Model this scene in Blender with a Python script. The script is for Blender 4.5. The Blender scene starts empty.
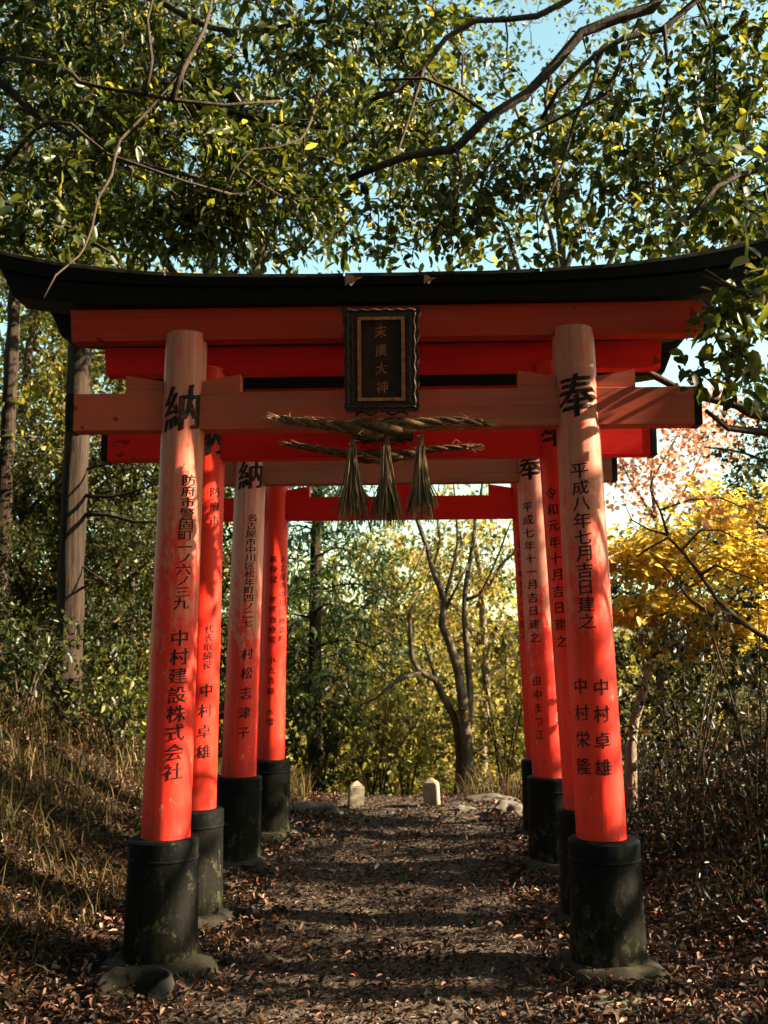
import bpy, bmesh, math, random
import numpy as np
from mathutils import Vector, Matrix, noise

random.seed(7)
rng = np.random.default_rng(11)
S = bpy.context.scene
COL = S.collection
R = math.radians

# ------------------------------------------------------------------ camera
F, CX, CY = 1050.0, 384.0, 512.0
YAW, PITCH, ROLL = R(3.0), R(7.2), R(0.25)
CAM = np.array([0, 0, 1.5])
f_ = np.array([-math.sin(YAW) * math.cos(PITCH), math.cos(YAW) * math.cos(PITCH), math.sin(PITCH)])
r0 = np.array([math.cos(YAW), math.sin(YAW), 0.0])
u0 = np.cross(r0, f_)
r_ = r0 * math.cos(ROLL) - u0 * math.sin(ROLL)
u_ = u0 * math.cos(ROLL) + r0 * math.sin(ROLL)


def at(px, py, Y):
    """world point seen at a measured place of the photograph, at depth Y"""
    d = f_ + r_ * (px - CX) / F - u_ * (py - CY) / F
    return CAM + d * (Y / d[1])


cam = bpy.data.cameras.new('camera')
cam.sensor_fit = 'VERTICAL'
cam.sensor_height = 24
cam.lens = 24 * F / 1024
cam.clip_start = 0.05
cam.clip_end = 2000
co = bpy.data.objects.new('camera', cam)
COL.objects.link(co)
m = Matrix((r_, u_, -f_)).transposed().to_4x4()
m.translation = Vector(CAM)
co.matrix_world = m
S.camera = co
cam.dof.use_dof = True
cam.dof.focus_distance = 5.0
cam.dof.aperture_fstop = 2.8

# ------------------------------------------------------------------ light
EL = R(29)
AZ = R(-2.5)            # low sun to the right of the path, a little on the camera's side
TOSUN = Vector((math.cos(EL) * math.cos(AZ), math.cos(EL) * math.sin(AZ), math.sin(EL)))
sun = bpy.data.lights.new('sun', 'SUN')
sun.energy = 5.0
sun.angle = R(0.5)
sun.color = (1.0, 0.83, 0.58)
so = bpy.data.objects.new('sun', sun)
COL.objects.link(so)
so.rotation_euler = (-TOSUN).to_track_quat('-Z', 'Y').to_euler()
W = bpy.data.worlds.new('World')
S.world = W
W.use_nodes = True
wn = W.node_tree
sky = wn.nodes.new('ShaderNodeTexSky')
sky.sky_type = 'NISHITA'
sky.sun_disc = False
sky.sun_elevation = EL
sky.sun_rotation = math.atan2(TOSUN.x, TOSUN.y)
sky.dust_density = 1.0
sky.ozone_density = 1.0
bg = wn.nodes['Background']
bg.inputs['Strength'].default_value = 0.07
tint = wn.nodes.new('ShaderNodeMix')
tint.data_type = 'RGBA'
tint.blend_type = 'MULTIPLY'
tint.inputs[0].default_value = 1
tint.inputs[7].default_value = (1.04, 1.14, .80, 1)
wn.links.new(sky.outputs[0], tint.inputs[6])
wn.links.new(tint.outputs[2], bg.inputs['Color'])
S.view_settings.view_transform = 'Standard'
S.view_settings.look = 'None'
S.view_settings.gamma = 1
S.view_settings.use_curve_mapping = False
S.view_settings.exposure = 2.5
S.render.engine = 'CYCLES'
S.cycles.max_bounces = 7
S.cycles.diffuse_bounces = 4
S.cycles.transmission_bounces = 4
S.cycles.use_denoising = True


# ------------------------------------------------------------------ materials
class NT:
    def __init__(self, name):
        self.m = bpy.data.materials.new(name)
        self.m.use_nodes = True
        self.t = self.m.node_tree
        self.b = self.t.nodes['Principled BSDF']
        self.out = self.t.nodes['Material Output']

    def n(self, typ, **kw):
        nd = self.t.nodes.new(typ)
        for k, v in kw.items():
            if k in nd.inputs.keys():
                nd.inputs[k].default_value = v
            else:
                setattr(nd, k, v)
        return nd

    def l(self, a, b):
        self.t.links.new(a, b)

    def coords(self, scale=(1, 1, 1)):
        tc = self.n('ShaderNodeTexCoord')
        mp = self.n('ShaderNodeMapping')
        mp.inputs['Scale'].default_value = scale
        self.l(tc.outputs['Object'], mp.inputs['Vector'])
        return mp.outputs[0]

    def noise(self, vec, scale, detail=4, rough=0.6, dist=0.0):
        nd = self.n('ShaderNodeTexNoise')
        nd.inputs['Scale'].default_value = scale
        nd.inputs['Detail'].default_value = detail
        nd.inputs['Roughness'].default_value = rough
        nd.inputs['Distortion'].default_value = dist
        if vec is not None:
            self.l(vec, nd.inputs['Vector'])
        return nd.outputs['Fac']

    def ramp(self, fac, stops, interp='LINEAR'):
        nd = self.n('ShaderNodeValToRGB')
        cr = nd.color_ramp
        cr.interpolation = interp
        while len(cr.elements) < len(stops):
            cr.elements.new(0.5)
        for e, (p, c) in zip(cr.elements, stops):
            e.position = p
            e.color = (*c, 1) if len(c) == 3 else (c[0], c[0], c[0], 1)
        self.l(fac, nd.inputs[0])
        return nd.outputs[0]

    def mix(self, fac, a, b, mode='MIX'):
        nd = self.n('ShaderNodeMix', data_type='RGBA', blend_type=mode)
        for s, v in ((nd.inputs[0], fac), (nd.inputs[6], a), (nd.inputs[7], b)):
            if isinstance(v, (int, float)):
                s.default_value = v
            elif isinstance(v, tuple):
                s.default_value = (*v, 1)
            else:
                self.l(v, s)
        return nd.outputs[2]

    def math(self, op, a, b=0.0, c=None):
        nd = self.n('ShaderNodeMath', operation=op)
        for i, v in enumerate((a, b) if c is None else (a, b, c)):
            if isinstance(v, (int, float)):
                nd.inputs[i].default_value = v
            else:
                self.l(v, nd.inputs[i])
        return nd.outputs[0]

    def maprange(self, v, a, b):
        nd = self.n('ShaderNodeMapRange', interpolation_type='SMOOTHSTEP')
        nd.inputs[1].default_value = a
        nd.inputs[2].default_value = b
        self.l(v, nd.inputs[0])
        return nd.outputs[0]

    def bump(self, h, strength=0.3, dist=0.01):
        nd = self.n('ShaderNodeBump')
        nd.inputs['Strength'].default_value = strength
        nd.inputs['Distance'].default_value = dist
        self.l(h, nd.inputs['Height'])
        self.l(nd.outputs[0], self.b.inputs['Normal'])

    def fin(self, col=None, rough=0.6, spec=0.3, metal=0.0):
        if col is not None:
            if isinstance(col, tuple):
                self.b.inputs['Base Color'].default_value = (*col, 1)
            else:
                self.l(col, self.b.inputs['Base Color'])
        if isinstance(rough, float):
            self.b.inputs['Roughness'].default_value = rough
        else:
            self.l(rough, self.b.inputs['Roughness'])
        self.b.inputs['Specular IOR Level'].default_value = spec
        self.b.inputs['Metallic'].default_value = metal
        return self.m


def pillar_mat(name, lo, hi, red, dark, fade, amount):
    """vermilion paint worn off towards the top, wood grain and drying cracks along the post"""
    t = NT(name)
    c = t.coords()
    z = t.n('ShaderNodeSeparateXYZ')
    t.l(c, z.inputs[0])
    big = t.noise(t.coords((3.2, 3.2, 1.5)), 1.6, 3)
    fine = t.noise(t.coords((1, 1, .4)), 26, 6, .7)
    grain = t.noise(t.coords((60, 60, 1.6)), 1.0, 5, .65)
    h = t.math('ADD', z.outputs[2], t.math('MULTIPLY', t.math('SUBTRACT', big, .5), 1.1))
    h = t.math('ADD', h, t.math('MULTIPLY', t.math('SUBTRACT', fine, .5), 2.6))
    fd = t.math('MULTIPLY', t.maprange(h, lo, hi), amount)
    paint = t.mix(t.maprange(big, .3, .7), red, dark)
    paint = t.mix(t.math('MULTIPLY', t.maprange(fine, .52, .72), .5), paint, (min(1, red[0] * 1.05), red[1] * 2.6, red[2] * 4.0))
    wood = t.mix(t.maprange(grain, .25, .75), fade, tuple(v * .62 for v in fade))
    wood = t.mix(t.math('MULTIPLY', t.maprange(fine, .5, .68), .5), wood, paint)
    col = t.mix(fd, paint, wood)
    crk = t.noise(t.coords((26, 26, .35)), 1.0, 2, .4)
    cr = t.maprange(crk, .715, .745)
    col = t.mix(t.math('MULTIPLY', cr, .75), col, (.05, .012, .01))
    # chips where the paint has flaked off to the wood, and dark runs below the joints
    chip = t.noise(t.coords((1, 1, .55)), 17, 7, .72)
    col = t.mix(t.math('MULTIPLY', t.maprange(chip, .635, .655), .8), col, tuple(v * .8 for v in fade))
    run = t.noise(t.coords((34, 34, .5)), 1.0, 3, .5)
    col = t.mix(t.math('MULTIPLY', t.maprange(run, .60, .72), .35), col, (.16, .02, .012))
    stain = t.noise(t.coords((9, 9, .7)), 1.3, 4)
    splash = t.math('ADD', t.math('MULTIPLY', z.outputs[2], -1.6), t.math('MULTIPLY', fine, 1.9))
    col = t.mix(t.math('MULTIPLY', t.maprange(splash, -.25, .2), .45), col, (.10, .035, .022))
    col = t.mix(t.math('MULTIPLY', t.maprange(stain, .56, .8), .45), col, (.10, .02, .012))
    t.bump(t.math('SUBTRACT', t.math('MULTIPLY', grain, .5), cr), .35, .004)
    return t.fin(col, t.math('ADD', t.math('MULTIPLY', fine, .25), .38), .22)


def beam_mat(name, base, worn, amount):
    t = NT(name)
    grain = t.noise(t.coords((1.2, 30, 45)), 1.0, 5, .65)
    blot = t.noise(t.coords((2, 5, 5)), 1.5, 5, .65)
    fine = t.noise(t.coords(), 60, 4, .7)
    wood = t.mix(t.maprange(grain, .3, .72), worn, tuple(v * .55 for v in worn))
    col = t.mix(t.math('MULTIPLY', t.maprange(blot, .42, .62), amount), base, wood)
    col = t.mix(t.math('MULTIPLY', t.maprange(grain, .58, .75), .4), col, tuple(v * .35 for v in base))
    knot = t.noise(t.coords((9, 9, 14)), 1.0, 1)
    col = t.mix(t.math('MULTIPLY', t.maprange(knot, .74, .78), .7), col, (.03, .01, .008))
    t.bump(t.math('ADD', grain, t.math('MULTIPLY', fine, .3)), .3, .004)
    return t.fin(col, .6, .14)


def soil_mat(name, a, b, c_):
    t = NT(name)
    v = t.coords()
    n1 = t.noise(v, 2.2, 6)
    n2 = t.noise(v, 34, 5, .7)
    vo = t.n('ShaderNodeTexVoronoi')
    vo.inputs['Scale'].default_value = 30
    t.l(v, vo.inputs['Vector'])
    col = t.mix(t.maprange(n1, .35, .65), a, b)
    col = t.mix(t.maprange(n2, .5, .75), col, c_)
    col = t.mix(t.math('MULTIPLY', t.maprange(vo.outputs['Distance'], .2, .6), .5), col, tuple(q * .4 for q in a))
    t.bump(t.math('ADD', n2, vo.outputs['Distance']), .8, .03)
    return t.fin(col, .9, .15)


def stone_mat(name, a, b, moss=None, mamt=.6, sc=9):
    t = NT(name)
    v = t.coords()
    n1 = t.noise(v, sc, 6, .65)
    n2 = t.noise(v, sc * 7, 5, .7)
    n3 = t.noise(v, sc * .5, 4)
    col = t.mix(t.maprange(n1, .35, .68), a, b)
    col = t.mix(t.math('MULTIPLY', t.maprange(n2, .5, .75), .5), col, tuple(x * .5 for x in a))
    if moss:
        col = t.mix(t.math('MULTIPLY', t.maprange(n3, .45, .62), mamt), col, moss)
    t.bump(t.math('ADD', n1, t.math('MULTIPLY', n2, .5)), .6, .015)
    return t.fin(col, .85, .2)


def bark_mat(name, a, b, sc=1.0, stretch=.12, spots=None):
    t = NT(name)
    n1 = t.noise(t.coords((sc * 22, sc * 22, sc * 22 * stretch)), 1.0, 6, .7, .4)
    n2 = t.noise(t.coords(), 3.0, 4)
    col = t.mix(t.maprange(n1, .32, .66), a, b)
    if spots:
        col = t.mix(t.maprange(n2, .52, .66), col, spots)
    t.bump(n1, .9, .03)
    return t.fin(col, .85, .2)


def leaf_mat(name, stops, trans, tcol=None, rough=.42, spec=.35, sat=1.0):
    t = NT(name)
    at_ = t.n('ShaderNodeAttribute', attribute_name='rnd')
    col = t.ramp(at_.outputs['Fac'], stops)
    t.fin(col, rough, spec)
    if trans > 0:
        tr = t.n('ShaderNodeBsdfTranslucent')
        if tcol:
            t.l(t.mix(1.0, col, tcol, 'MULTIPLY'), tr.inputs[0])
        else:
            t.l(col, tr.inputs[0])
        mx = t.n('ShaderNodeMixShader')
        mx.inputs[0].default_value = trans
        t.l(t.b.outputs[0], mx.inputs[1])
        t.l(tr.outputs[0], mx.inputs[2])
        t.l(mx.outputs[0], t.out.inputs['Surface'])
    return t.m


def simple(name, col, rough=.6, spec=.3, metal=0.0, var=.3, sc=20):
    t = NT(name)
    n1 = t.noise(t.coords(), sc, 5, .65)
    c = t.mix(t.maprange(n1, .3, .7), tuple(v * (1 - var) for v in col), tuple(min(1, v * (1 + var)) for v in col))
    t.bump(n1, .15, .004)
    return t.fin(c, rough, spec, metal)


M = {}
M['pillar_old'] = pillar_mat('worn_vermilion_post', 1.50, 2.15, (.80, .030, .015), (.66, .018, .009), (.64, .215, .14), .95)
M['pillar_old2'] = pillar_mat('worn_vermilion_post_paler', 1.35, 1.9, (.78, .032, .018), (.68, .022, .012), (.70, .30, .225), .93)
M['pillar_new'] = pillar_mat('fresh_vermilion_post', 2.6, 4.2, (.80, .028, .010), (.72, .020, .008), (.72, .05, .02), .5)
M['beam_old'] = beam_mat('worn_vermilion_beam', (.46, .028, .012), (.38, .06, .032), .5)
M['tie_old'] = beam_mat('bare_wood_tie_beam', (.50, .080, .042), (.42, .105, .062), .75)
M['tie_brown'] = beam_mat('brown_wood_tie_beam', (.36, .09, .05), (.31, .125, .075), .8)
M['beam_new'] = beam_mat('fresh_vermilion_beam', (.70, .012, .008), (.60, .012, .008), .4)
def black_mat():
    t = NT('weathered_black_lacquer')
    streak = t.noise(t.coords((2.5, 40, 40)), 1.0, 5, .7)
    fine = t.noise(t.coords(), 40, 5, .7)
    col = t.mix(t.maprange(fine, .4, .8), (.003, .0028, .0026), (.009, .008, .007))
    col = t.mix(t.math('MULTIPLY', t.maprange(streak, .66, .76), .6), col, (.07, .05, .038))
    t.bump(t.math('ADD', streak, t.math('MULTIPLY', fine, .5)), .3, .004)
    return t.fin(col, .5, .14)


M['black'] = black_mat()


M['edgeboard'] = simple('greyed_edge_board', (.022, .016, .012), .6, .15, 0, .8, 16)


def sleeve_mat():
    t = NT('black_painted_sleeve')
    v = t.coords()
    z = t.n('ShaderNodeSeparateXYZ')
    t.l(v, z.inputs[0])
    n1 = t.noise(t.coords((6, 6, 1.4)), 1.0, 6, .7)
    n2 = t.noise(v, 28, 5, .7)
    col = t.mix(t.maprange(n2, .4, .75), (.0025, .0028, .003), (.005, .0055, .0055))
    h = t.math('ADD', t.math('MULTIPLY', z.outputs[2], -1.3), t.math('MULTIPLY', n1, 1.5))
    col = t.mix(t.math('MULTIPLY', t.maprange(h, .0, .75), .55), col, (.016, .013, .008))
    col = t.mix(t.math('MULTIPLY', t.maprange(n2, .58, .76), .3), col, (.045, .040, .028))
    n3 = t.noise(t.coords((9, 9, 2.2)), 1.0, 6, .75)
    col = t.mix(t.math('MULTIPLY', t.maprange(n3, .56, .68), .3), col, (.05, .045, .028))
    n4 = t.noise(t.coords((45, 45, 2)), 1.0, 4, .6)
    col = t.mix(t.math('MULTIPLY', t.maprange(n4, .62, .7), .5), col, (.002, .002, .002))
    # mossy, flaking patches, mostly on the lower half
    n5 = t.noise(t.coords((1, 1, .7)), 11, 7, .72)
    low = t.math('ADD', t.math('MULTIPLY', z.outputs[2], -.22), n5)
    col = t.mix(t.math('MULTIPLY', t.maprange(low, .49, .53), .8), col, t.mix(t.maprange(n2, .4, .65), (.014, .014, .007), (.070, .066, .036)))
    t.bump(t.math('ADD', n2, t.math('MULTIPLY', n5, .8)), .45, .006)
    return t.fin(col, .62, .08)


M['sleeve'] = sleeve_mat()
def ink_mat():
    t = NT('worn_black_ink')
    n1 = t.noise(t.coords((1, 1, .5)), 55, 5, .75)
    n2 = t.noise(t.coords((90, 90, 5)), 1.0, 3)
    f = t.math('ADD', t.math('MULTIPLY', n1, .7), t.math('MULTIPLY', n2, .3))
    col = t.mix(t.maprange(f, .50, .66), (.010, .006, .005), (.20, .035, .022))
    return t.fin(col, .6, .15)


M['ink'] = ink_mat()
M['gold'] = simple('old_gold_paint', (.33, .105, .032), .5, .4, .2, .45, 60)
M['bronze'] = simple('dark_bronze_carving', (.030, .010, .006), .45, .5, .3, .6, 40)
M['bronze_pale'] = simple('rubbed_bronze_edge', (.055, .020, .009), .55, .3, .1, .8, 70)  # paler gold-brown bronze of the raised scroll carving
M['board'] = simple('dark_wood_board', (.030, .010, .006), .5, .2, 0, .4, 30)
M['straw'] = leaf_mat('rice_straw', [(0, (.06, .032, .016)), (.5, (.155, .088, .045)), (1, (.34, .21, .115))], .0, rough=.75, spec=.15)
M['rope'] = simple('straw_rope', (.125, .066, .032), .8, .15, 0, .6, 70)
M['soil'] = soil_mat('forest_soil', (.018, .011, .007), (.028, .017, .011), (.05, .033, .022))
M['pathsoil'] = soil_mat('trodden_path_earth', (.068, .048, .035), (.098, .072, .054), (.17, .132, .10))
M['stone_base'] = stone_mat('foundation_stone', (.032, .025, .016), (.058, .045, .029), (.018, .017, .008), .6)
M['stone_pale'] = stone_mat('pale_granite', (.26, .21, .15), (.38, .32, .24), (.10, .09, .05), .6, 18)
M['stone_grey'] = stone_mat('grey_rock', (.085, .07, .06), (.16, .135, .11), (.05, .045, .025), .5, 7)
M['stone_moss'] = stone_mat('mossy_slab', (.07, .07, .05), (.11, .11, .075), (.035, .045, .018), .6, 7)
M['bark_cedar'] = bark_mat('cedar_bark', (.010, .006, .004), (.048, .028, .018), 1.0, .06)
M['bark_grey'] = bark_mat('smooth_grey_bark', (.05, .036, .026), (.115, .085, .06), .7, .5, (.16, .125, .09))
M['bark_dark'] = bark_mat('dark_bark', (.028, .019, .013), (.07, .046, .03), 1.0, .4)
M['bark_pale'] = bark_mat('pale_bark', (.13, .09, .06), (.26, .19, .13), 1.0, .4)
YG = (1.25, 1.15, .55)
M['leaf_ever'] = leaf_mat('evergreen_leaves', [(0, (.009, .015, .004)), (.45, (.032, .044, .010)), (.75, (.10, .112, .025)), (1, (.27, .24, .08))], .45, (2.15, 1.95, .75))
M['leaf_deep'] = leaf_mat('deep_green_leaves', [(0, (.009, .014, .004)), (.6, (.024, .032, .008)), (1, (.085, .090, .020))], .38, (2.0, 1.8, .7))
M['leaf_light'] = leaf_mat('yellow_green_leaves', [(0, (.03, .04, .008)), (.45, (.12, .125, .022)), (.8, (.30, .27, .06)), (1, (.44, .38, .13))], .55, (1.8, 1.65, .8))
M['leaf_olive'] = leaf_mat('olive_leaves', [(0, (.035, .037, .009)), (.45, (.15, .13, .032)), (.85, (.36, .30, .09)), (1, (.46, .26, .10))], .55, (1.7, 1.5, .85))
M['leaf_yellow'] = leaf_mat('yellow_maple_leaves', [(0, (.26, .24, .05)), (.35, (.42, .34, .07)), (.75, (.54, .40, .085)), (1, (.54, .28, .07))], .6, (1.5, 1.3, .75), .5, .2)
M['leaf_rust'] = leaf_mat('rust_leaves', [(0, (.50, .32, .18)), (.5, (.60, .28, .16)), (1, (.62, .17, .09))], .5, (1.2, 1.0, .85), .5, .2)
M['leaf_conifer'] = leaf_mat('cedar_sprays', [(0, (.014, .030, .010)), (.6, (.034, .056, .015)), (1, (.075, .095, .022))], .25, (1.5, 1.5, .7))
M['litter'] = leaf_mat('fallen_leaves', [(0, (.022, .010, .006)), (.3, (.052, .020, .010)), (.52, (.09, .036, .018)), (.70, (.16, .078, .042)), (.88, (.34, .22, .15)), (.96, (.42, .26, .19)), (1, (.50, .09, .02))], .12, None, .6, .3)
M['trodden'] = leaf_mat('trodden_leaves', [(0, (.03, .017, .011)), (.4, (.07, .039, .025)), (.7, (.13, .078, .052)), (.9, (.30, .20, .15)), (1, (.36, .11, .04))], .08, None, .65, .25)
M['leaf_under'] = leaf_mat('shade_darkened_brambles', [(0, (.006, .008, .003)), (.6, (.016, .018, .006)), (.92, (.04, .036, .011)), (1, (.14, .06, .018))], .25, (1.8, 1.5, .8))  # leaf colour kept near black in place of shade over the right undergrowth
M['grass'] = leaf_mat('dry_grass', [(0, (.022, .024, .006)), (.45, (.052, .040, .012)), (.8, (.12, .075, .026)), (1, (.30, .18, .075))], .35, None, .6, .2)
M['brush'] = leaf_mat('brown_brush', [(0, (.015, .010, .005)), (.5, (.034, .020, .009)), (.9, (.075, .043, .018)), (1, (.18, .10, .04))], .25, None, .6, .2)


# ------------------------------------------------------------------ object helpers
def tag(o, label=None, cat=None, group=None, kind=None):
    if label:
        o['label'] = label
    if cat:
        o['category'] = cat
    if group:
        o['group'] = group
    if kind:
        o['kind'] = kind
    return o


def empty(name, loc=(0, 0, 0), rz=0.0):
    o = bpy.data.objects.new(name, None)
    COL.objects.link(o)
    o.location = loc
    o.rotation_euler = (0, 0, rz)
    return o


def link(name, me, mat, parent=None, smooth=False):
    if mat is not None:
        me.materials.append(mat)
    o = bpy.data.objects.new(name, me)
    COL.objects.link(o)
    if parent is not None:
        o.parent = parent
    if smooth:
        me.polygons.foreach_set('use_smooth', np.ones(len(me.polygons), dtype=bool))
    return o


def mk(name, V, faces, mat, parent=None, rnd=None, smooth=False):
    """mesh from numpy arrays; faces = list of (n,k) index arrays"""
    me = bpy.data.meshes.new(name)
    V = np.asarray(V, dtype=np.float32)
    me.vertices.add(len(V))
    me.vertices.foreach_set('co', V.ravel())
    idx = np.concatenate([np.asarray(f, dtype=np.int32).ravel() for f in faces])
    tot = np.concatenate([np.full(len(f), np.asarray(f).shape[1], dtype=np.int32) for f in faces])
    st = np.concatenate([[0], np.cumsum(tot)[:-1]]).astype(np.int32)
    me.loops.add(len(idx))
    me.loops.foreach_set('vertex_index', idx)
    me.polygons.add(len(tot))
    me.polygons.foreach_set('loop_start', st)
    me.polygons.foreach_set('loop_total', tot)
    me.update(calc_edges=True)
    me.validate()
    if rnd is not None:
        a = me.attributes.new('rnd', 'FLOAT', 'POINT')
        a.data.foreach_set('value', np.asarray(rnd, dtype=np.float32))
    return link(name, me, mat, parent, smooth)


def bm_obj(name, bm, mat, parent=None, smooth=False, bevel=0.0):
    if bevel > 0:
        bmesh.ops.bevel(bm, geom=[e for e in bm.edges if len(e.link_faces) == 2 and e.calc_face_angle() > .6],
                        offset=bevel, segments=2, affect='EDGES', profile=.6)
    bmesh.ops.recalc_face_normals(bm, faces=bm.faces[:])
    me = bpy.data.meshes.new(name)
    bm.to_mesh(me)
    bm.free()
    o = link(name, me, mat, parent, smooth)
    return o


def box(bm, x0, x1, y0, y1, z0, z1):
    r = bmesh.ops.create_cube(bm, size=1)
    for v in r['verts']:
        v.co = Vector(((x0 + x1) / 2 + v.co.x * (x1 - x0), (y0 + y1) / 2 + v.co.y * (y1 - y0), (z0 + z1) / 2 + v.co.z * (z1 - z0)))
    return r['verts']


def lathe(bm, prof, seg=40, ax=lambda z: (0, 0), cap=True, jit=0.0):
    rings = []
    for r, z in prof:
        ox, oy = ax(z)
        rings.append([bm.verts.new((ox + r * math.cos(2 * math.pi * k / seg) * (1 + jit * (random.random() - .5)),
                                    oy + r * math.sin(2 * math.pi * k / seg) * (1 + jit * (random.random() - .5)), z)) for k in range(seg)])
    for a, b in zip(rings, rings[1:]):
        for k in range(seg):
            bm.faces.new((a[k], a[(k + 1) % seg], b[(k + 1) % seg], b[k]))
    if cap:
        bm.faces.new(rings[0][::-1])
        bm.faces.new(rings[-1])
    return rings


def smooth_by_angle(o, ang=40):
    me = o.data
    bm = bmesh.new()
    bm.from_mesh(me)
    for e in bm.edges:
        e.smooth = not (len(e.link_faces) == 2 and e.calc_face_angle() > R(ang))
    for f in bm.faces:
        f.smooth = True
    bm.to_mesh(me)
    bm.free()


# ------------------------------------------------------------------ terrain
PX = -0.28


def sstep(t):
    t = np.clip(t, 0, 1)
    return t * t * (3 - 2 * t)


def gz(x, y):
    x = np.asarray(x, dtype=float)
    y = np.asarray(y, dtype=float)
    z = 0.07 + 0 * x
    z = z + 0.82 * sstep((-1.6 - x) / 2.5) + .25 * sstep((-4 - x) / 6)
    z = z + 0.55 * sstep((x - 1.05) / 2.6)
    z = z - 0.03 * np.exp(-((x - PX) / .8) ** 2)
    edge = 10.25 + .25 * np.sin(x * 1.7) + .5 * sstep((np.abs(x - PX) - 1.2) / 2)
    z = z - 4.5 * sstep((y - edge) / 9.0)
    z = z + .022 * np.sin(x * 3.1 + 1) * np.sin(y * 2.7) + .012 * np.sin(x * 7.7 + y * 3) * np.sin(y * 8.3 - x * 2) + .006 * np.sin(17 * x + 5 * y) * np.sin(15 * y - 4 * x)
    z = z + 9 * sstep((y - 45) / 120)
    return z


def grid(xs, ys, zf):
    X, Y = np.meshgrid(xs, ys)
    V = np.stack([X.ravel(), Y.ravel(), zf(X.ravel(), Y.ravel())], 1)
    nx, ny = len(xs), len(ys)
    i = (np.arange(ny - 1)[:, None] * nx + np.arange(nx - 1)[None]).ravel()
    return V, np.stack([i, i + 1, i + nx + 1, i + nx], 1)


xs = np.concatenate([np.linspace(-200, -12, 20)[:-1], np.linspace(-12, -4, 20)[:-1], np.linspace(-4, 4, 110)[:-1], np.linspace(4, 12, 20)[:-1], np.linspace(12, 200, 20)])
ys = np.concatenate([np.linspace(-60, 1, 12)[:-1], np.linspace(1, 12, 140)[:-1], np.linspace(12, 30, 30)[:-1], np.linspace(30, 300, 20)])
V, Q = grid(xs, ys, gz)
tag(mk('ground', V, [Q], M['soil'], smooth=True), kind='structure')

# the path: a strip of trodden earth a few millimetres above the soil, ragged at both edges
pv, pq = [], []
NY, NX = 150, 26
yy = np.linspace(-3, 11.4, NY)
for j, y in enumerate(yy):
    hw = .72 + .10 * math.sin(y * 1.9) + .06 * math.sin(y * 5.3 + 1) + .05 * random.random()
    cx = PX + .05 * math.sin(y * .8)
    for i in range(NX):
        x = cx + (i / (NX - 1) * 2 - 1) * hw
        pv.append((x, y, float(gz(x, y)) + .004 + (.009 * abs(noise.noise((x * 9, y * 9, 0))))))
for j in range(NY - 1):
    for i in range(NX - 1):
        a = j * NX + i
        pq.append((a, a + 1, a + NX + 1, a + NX))
tag(mk('path', np.array(pv), [np.array(pq)], M['pathsoil'], smooth=True), kind='structure')


# ------------------------------------------------------------------ leaves, blades, twigs (numpy)
def norm(a):
    return a / np.maximum(np.linalg.norm(a, axis=-1, keepdims=True), 1e-9)


def leaves(P, D, N, L, Wd, rnd, fold=.25, droop=.15, simple_=False):
    """leaf blades: P base, D pointing direction, N upper side, L length, Wd half width"""
    n = len(P)
    D = norm(D)
    Sd = norm(np.cross(D, N))
    N = np.cross(Sd, D)
    L = np.broadcast_to(L, (n,))[:, None]
    Wd = np.broadcast_to(Wd, (n,))[:, None]
    if simple_:
        b = P
        t = P + D * L - N * L * droop
        mm = P + D * L * .5 - N * Wd * fold
        rr = P + D * L * .45 + Sd * Wd + N * Wd * fold
        ll = P + D * L * .45 - Sd * Wd + N * Wd * fold
        V = np.stack([b, rr, t, ll, mm], 1).reshape(-1, 3)
        o = np.arange(n)[:, None] * 5
        F_ = [np.concatenate([o + np.array([[0, 1, 2, 4]]), o + np.array([[0, 4, 2, 3]])])]
        return V, F_, np.repeat(rnd, 5)
    b = P
    t = P + D * L - N * L * droop
    mm = P + D * L * .5 - N * (Wd * fold + L * droop * .25)
    r1 = P + D * L * .24 + Sd * Wd * .82 + N * Wd * fold
    r2 = P + D * L * .62 + Sd * Wd * .85 + N * (Wd * fold - L * droop * .35)
    l1 = P + D * L * .24 - Sd * Wd * .82 + N * Wd * fold
    l2 = P + D * L * .62 - Sd * Wd * .85 + N * (Wd * fold - L * droop * .35)
    V = np.stack([b, r1, r2, t, l2, l1, mm], 1).reshape(-1, 3)
    o = np.arange(n)[:, None] * 7
    quads = np.concatenate([o + np.array([[0, 1, 2, 6]]), o + np.array([[0, 6, 4, 5]])])
    tris = np.concatenate([o + np.array([[6, 2, 3]]), o + np.array([[6, 3, 4]])])
    return V, [quads, tris], np.repeat(rnd, 7)


def tubes(P0, P1, R0, R1, k=4):
    """independent tapered prisms, one per segment"""
    P0, P1 = np.asarray(P0), np.asarray(P1)
    n = len(P0)
    D = norm(P1 - P0)
    ref = np.where(np.abs(D[:, 2:3]) > .9, np.array([[1., 0, 0]]), np.array([[0, 0, 1.]]))
    A = norm(np.cross(D, ref))
    B = np.cross(D, A)
    ang = np.arange(k) * 2 * np.pi / k
    cs = (np.cos(ang)[None, :, None] * A[:, None] + np.sin(ang)[None, :, None] * B[:, None])
    V0 = P0[:, None] + cs * np.asarray(R0)[:, None, None]
    V1 = P1[:, None] + cs * np.asarray(R1)[:, None, None]
    V = np.concatenate([V0, V1], 1).reshape(-1, 3)
    o = np.arange(n)[:, None] * 2 * k
    F_ = [np.concatenate([o + np.array([[i, (i + 1) % k, k + (i + 1) % k, k + i]]) for i in range(k)])]
    return V, F_


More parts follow.
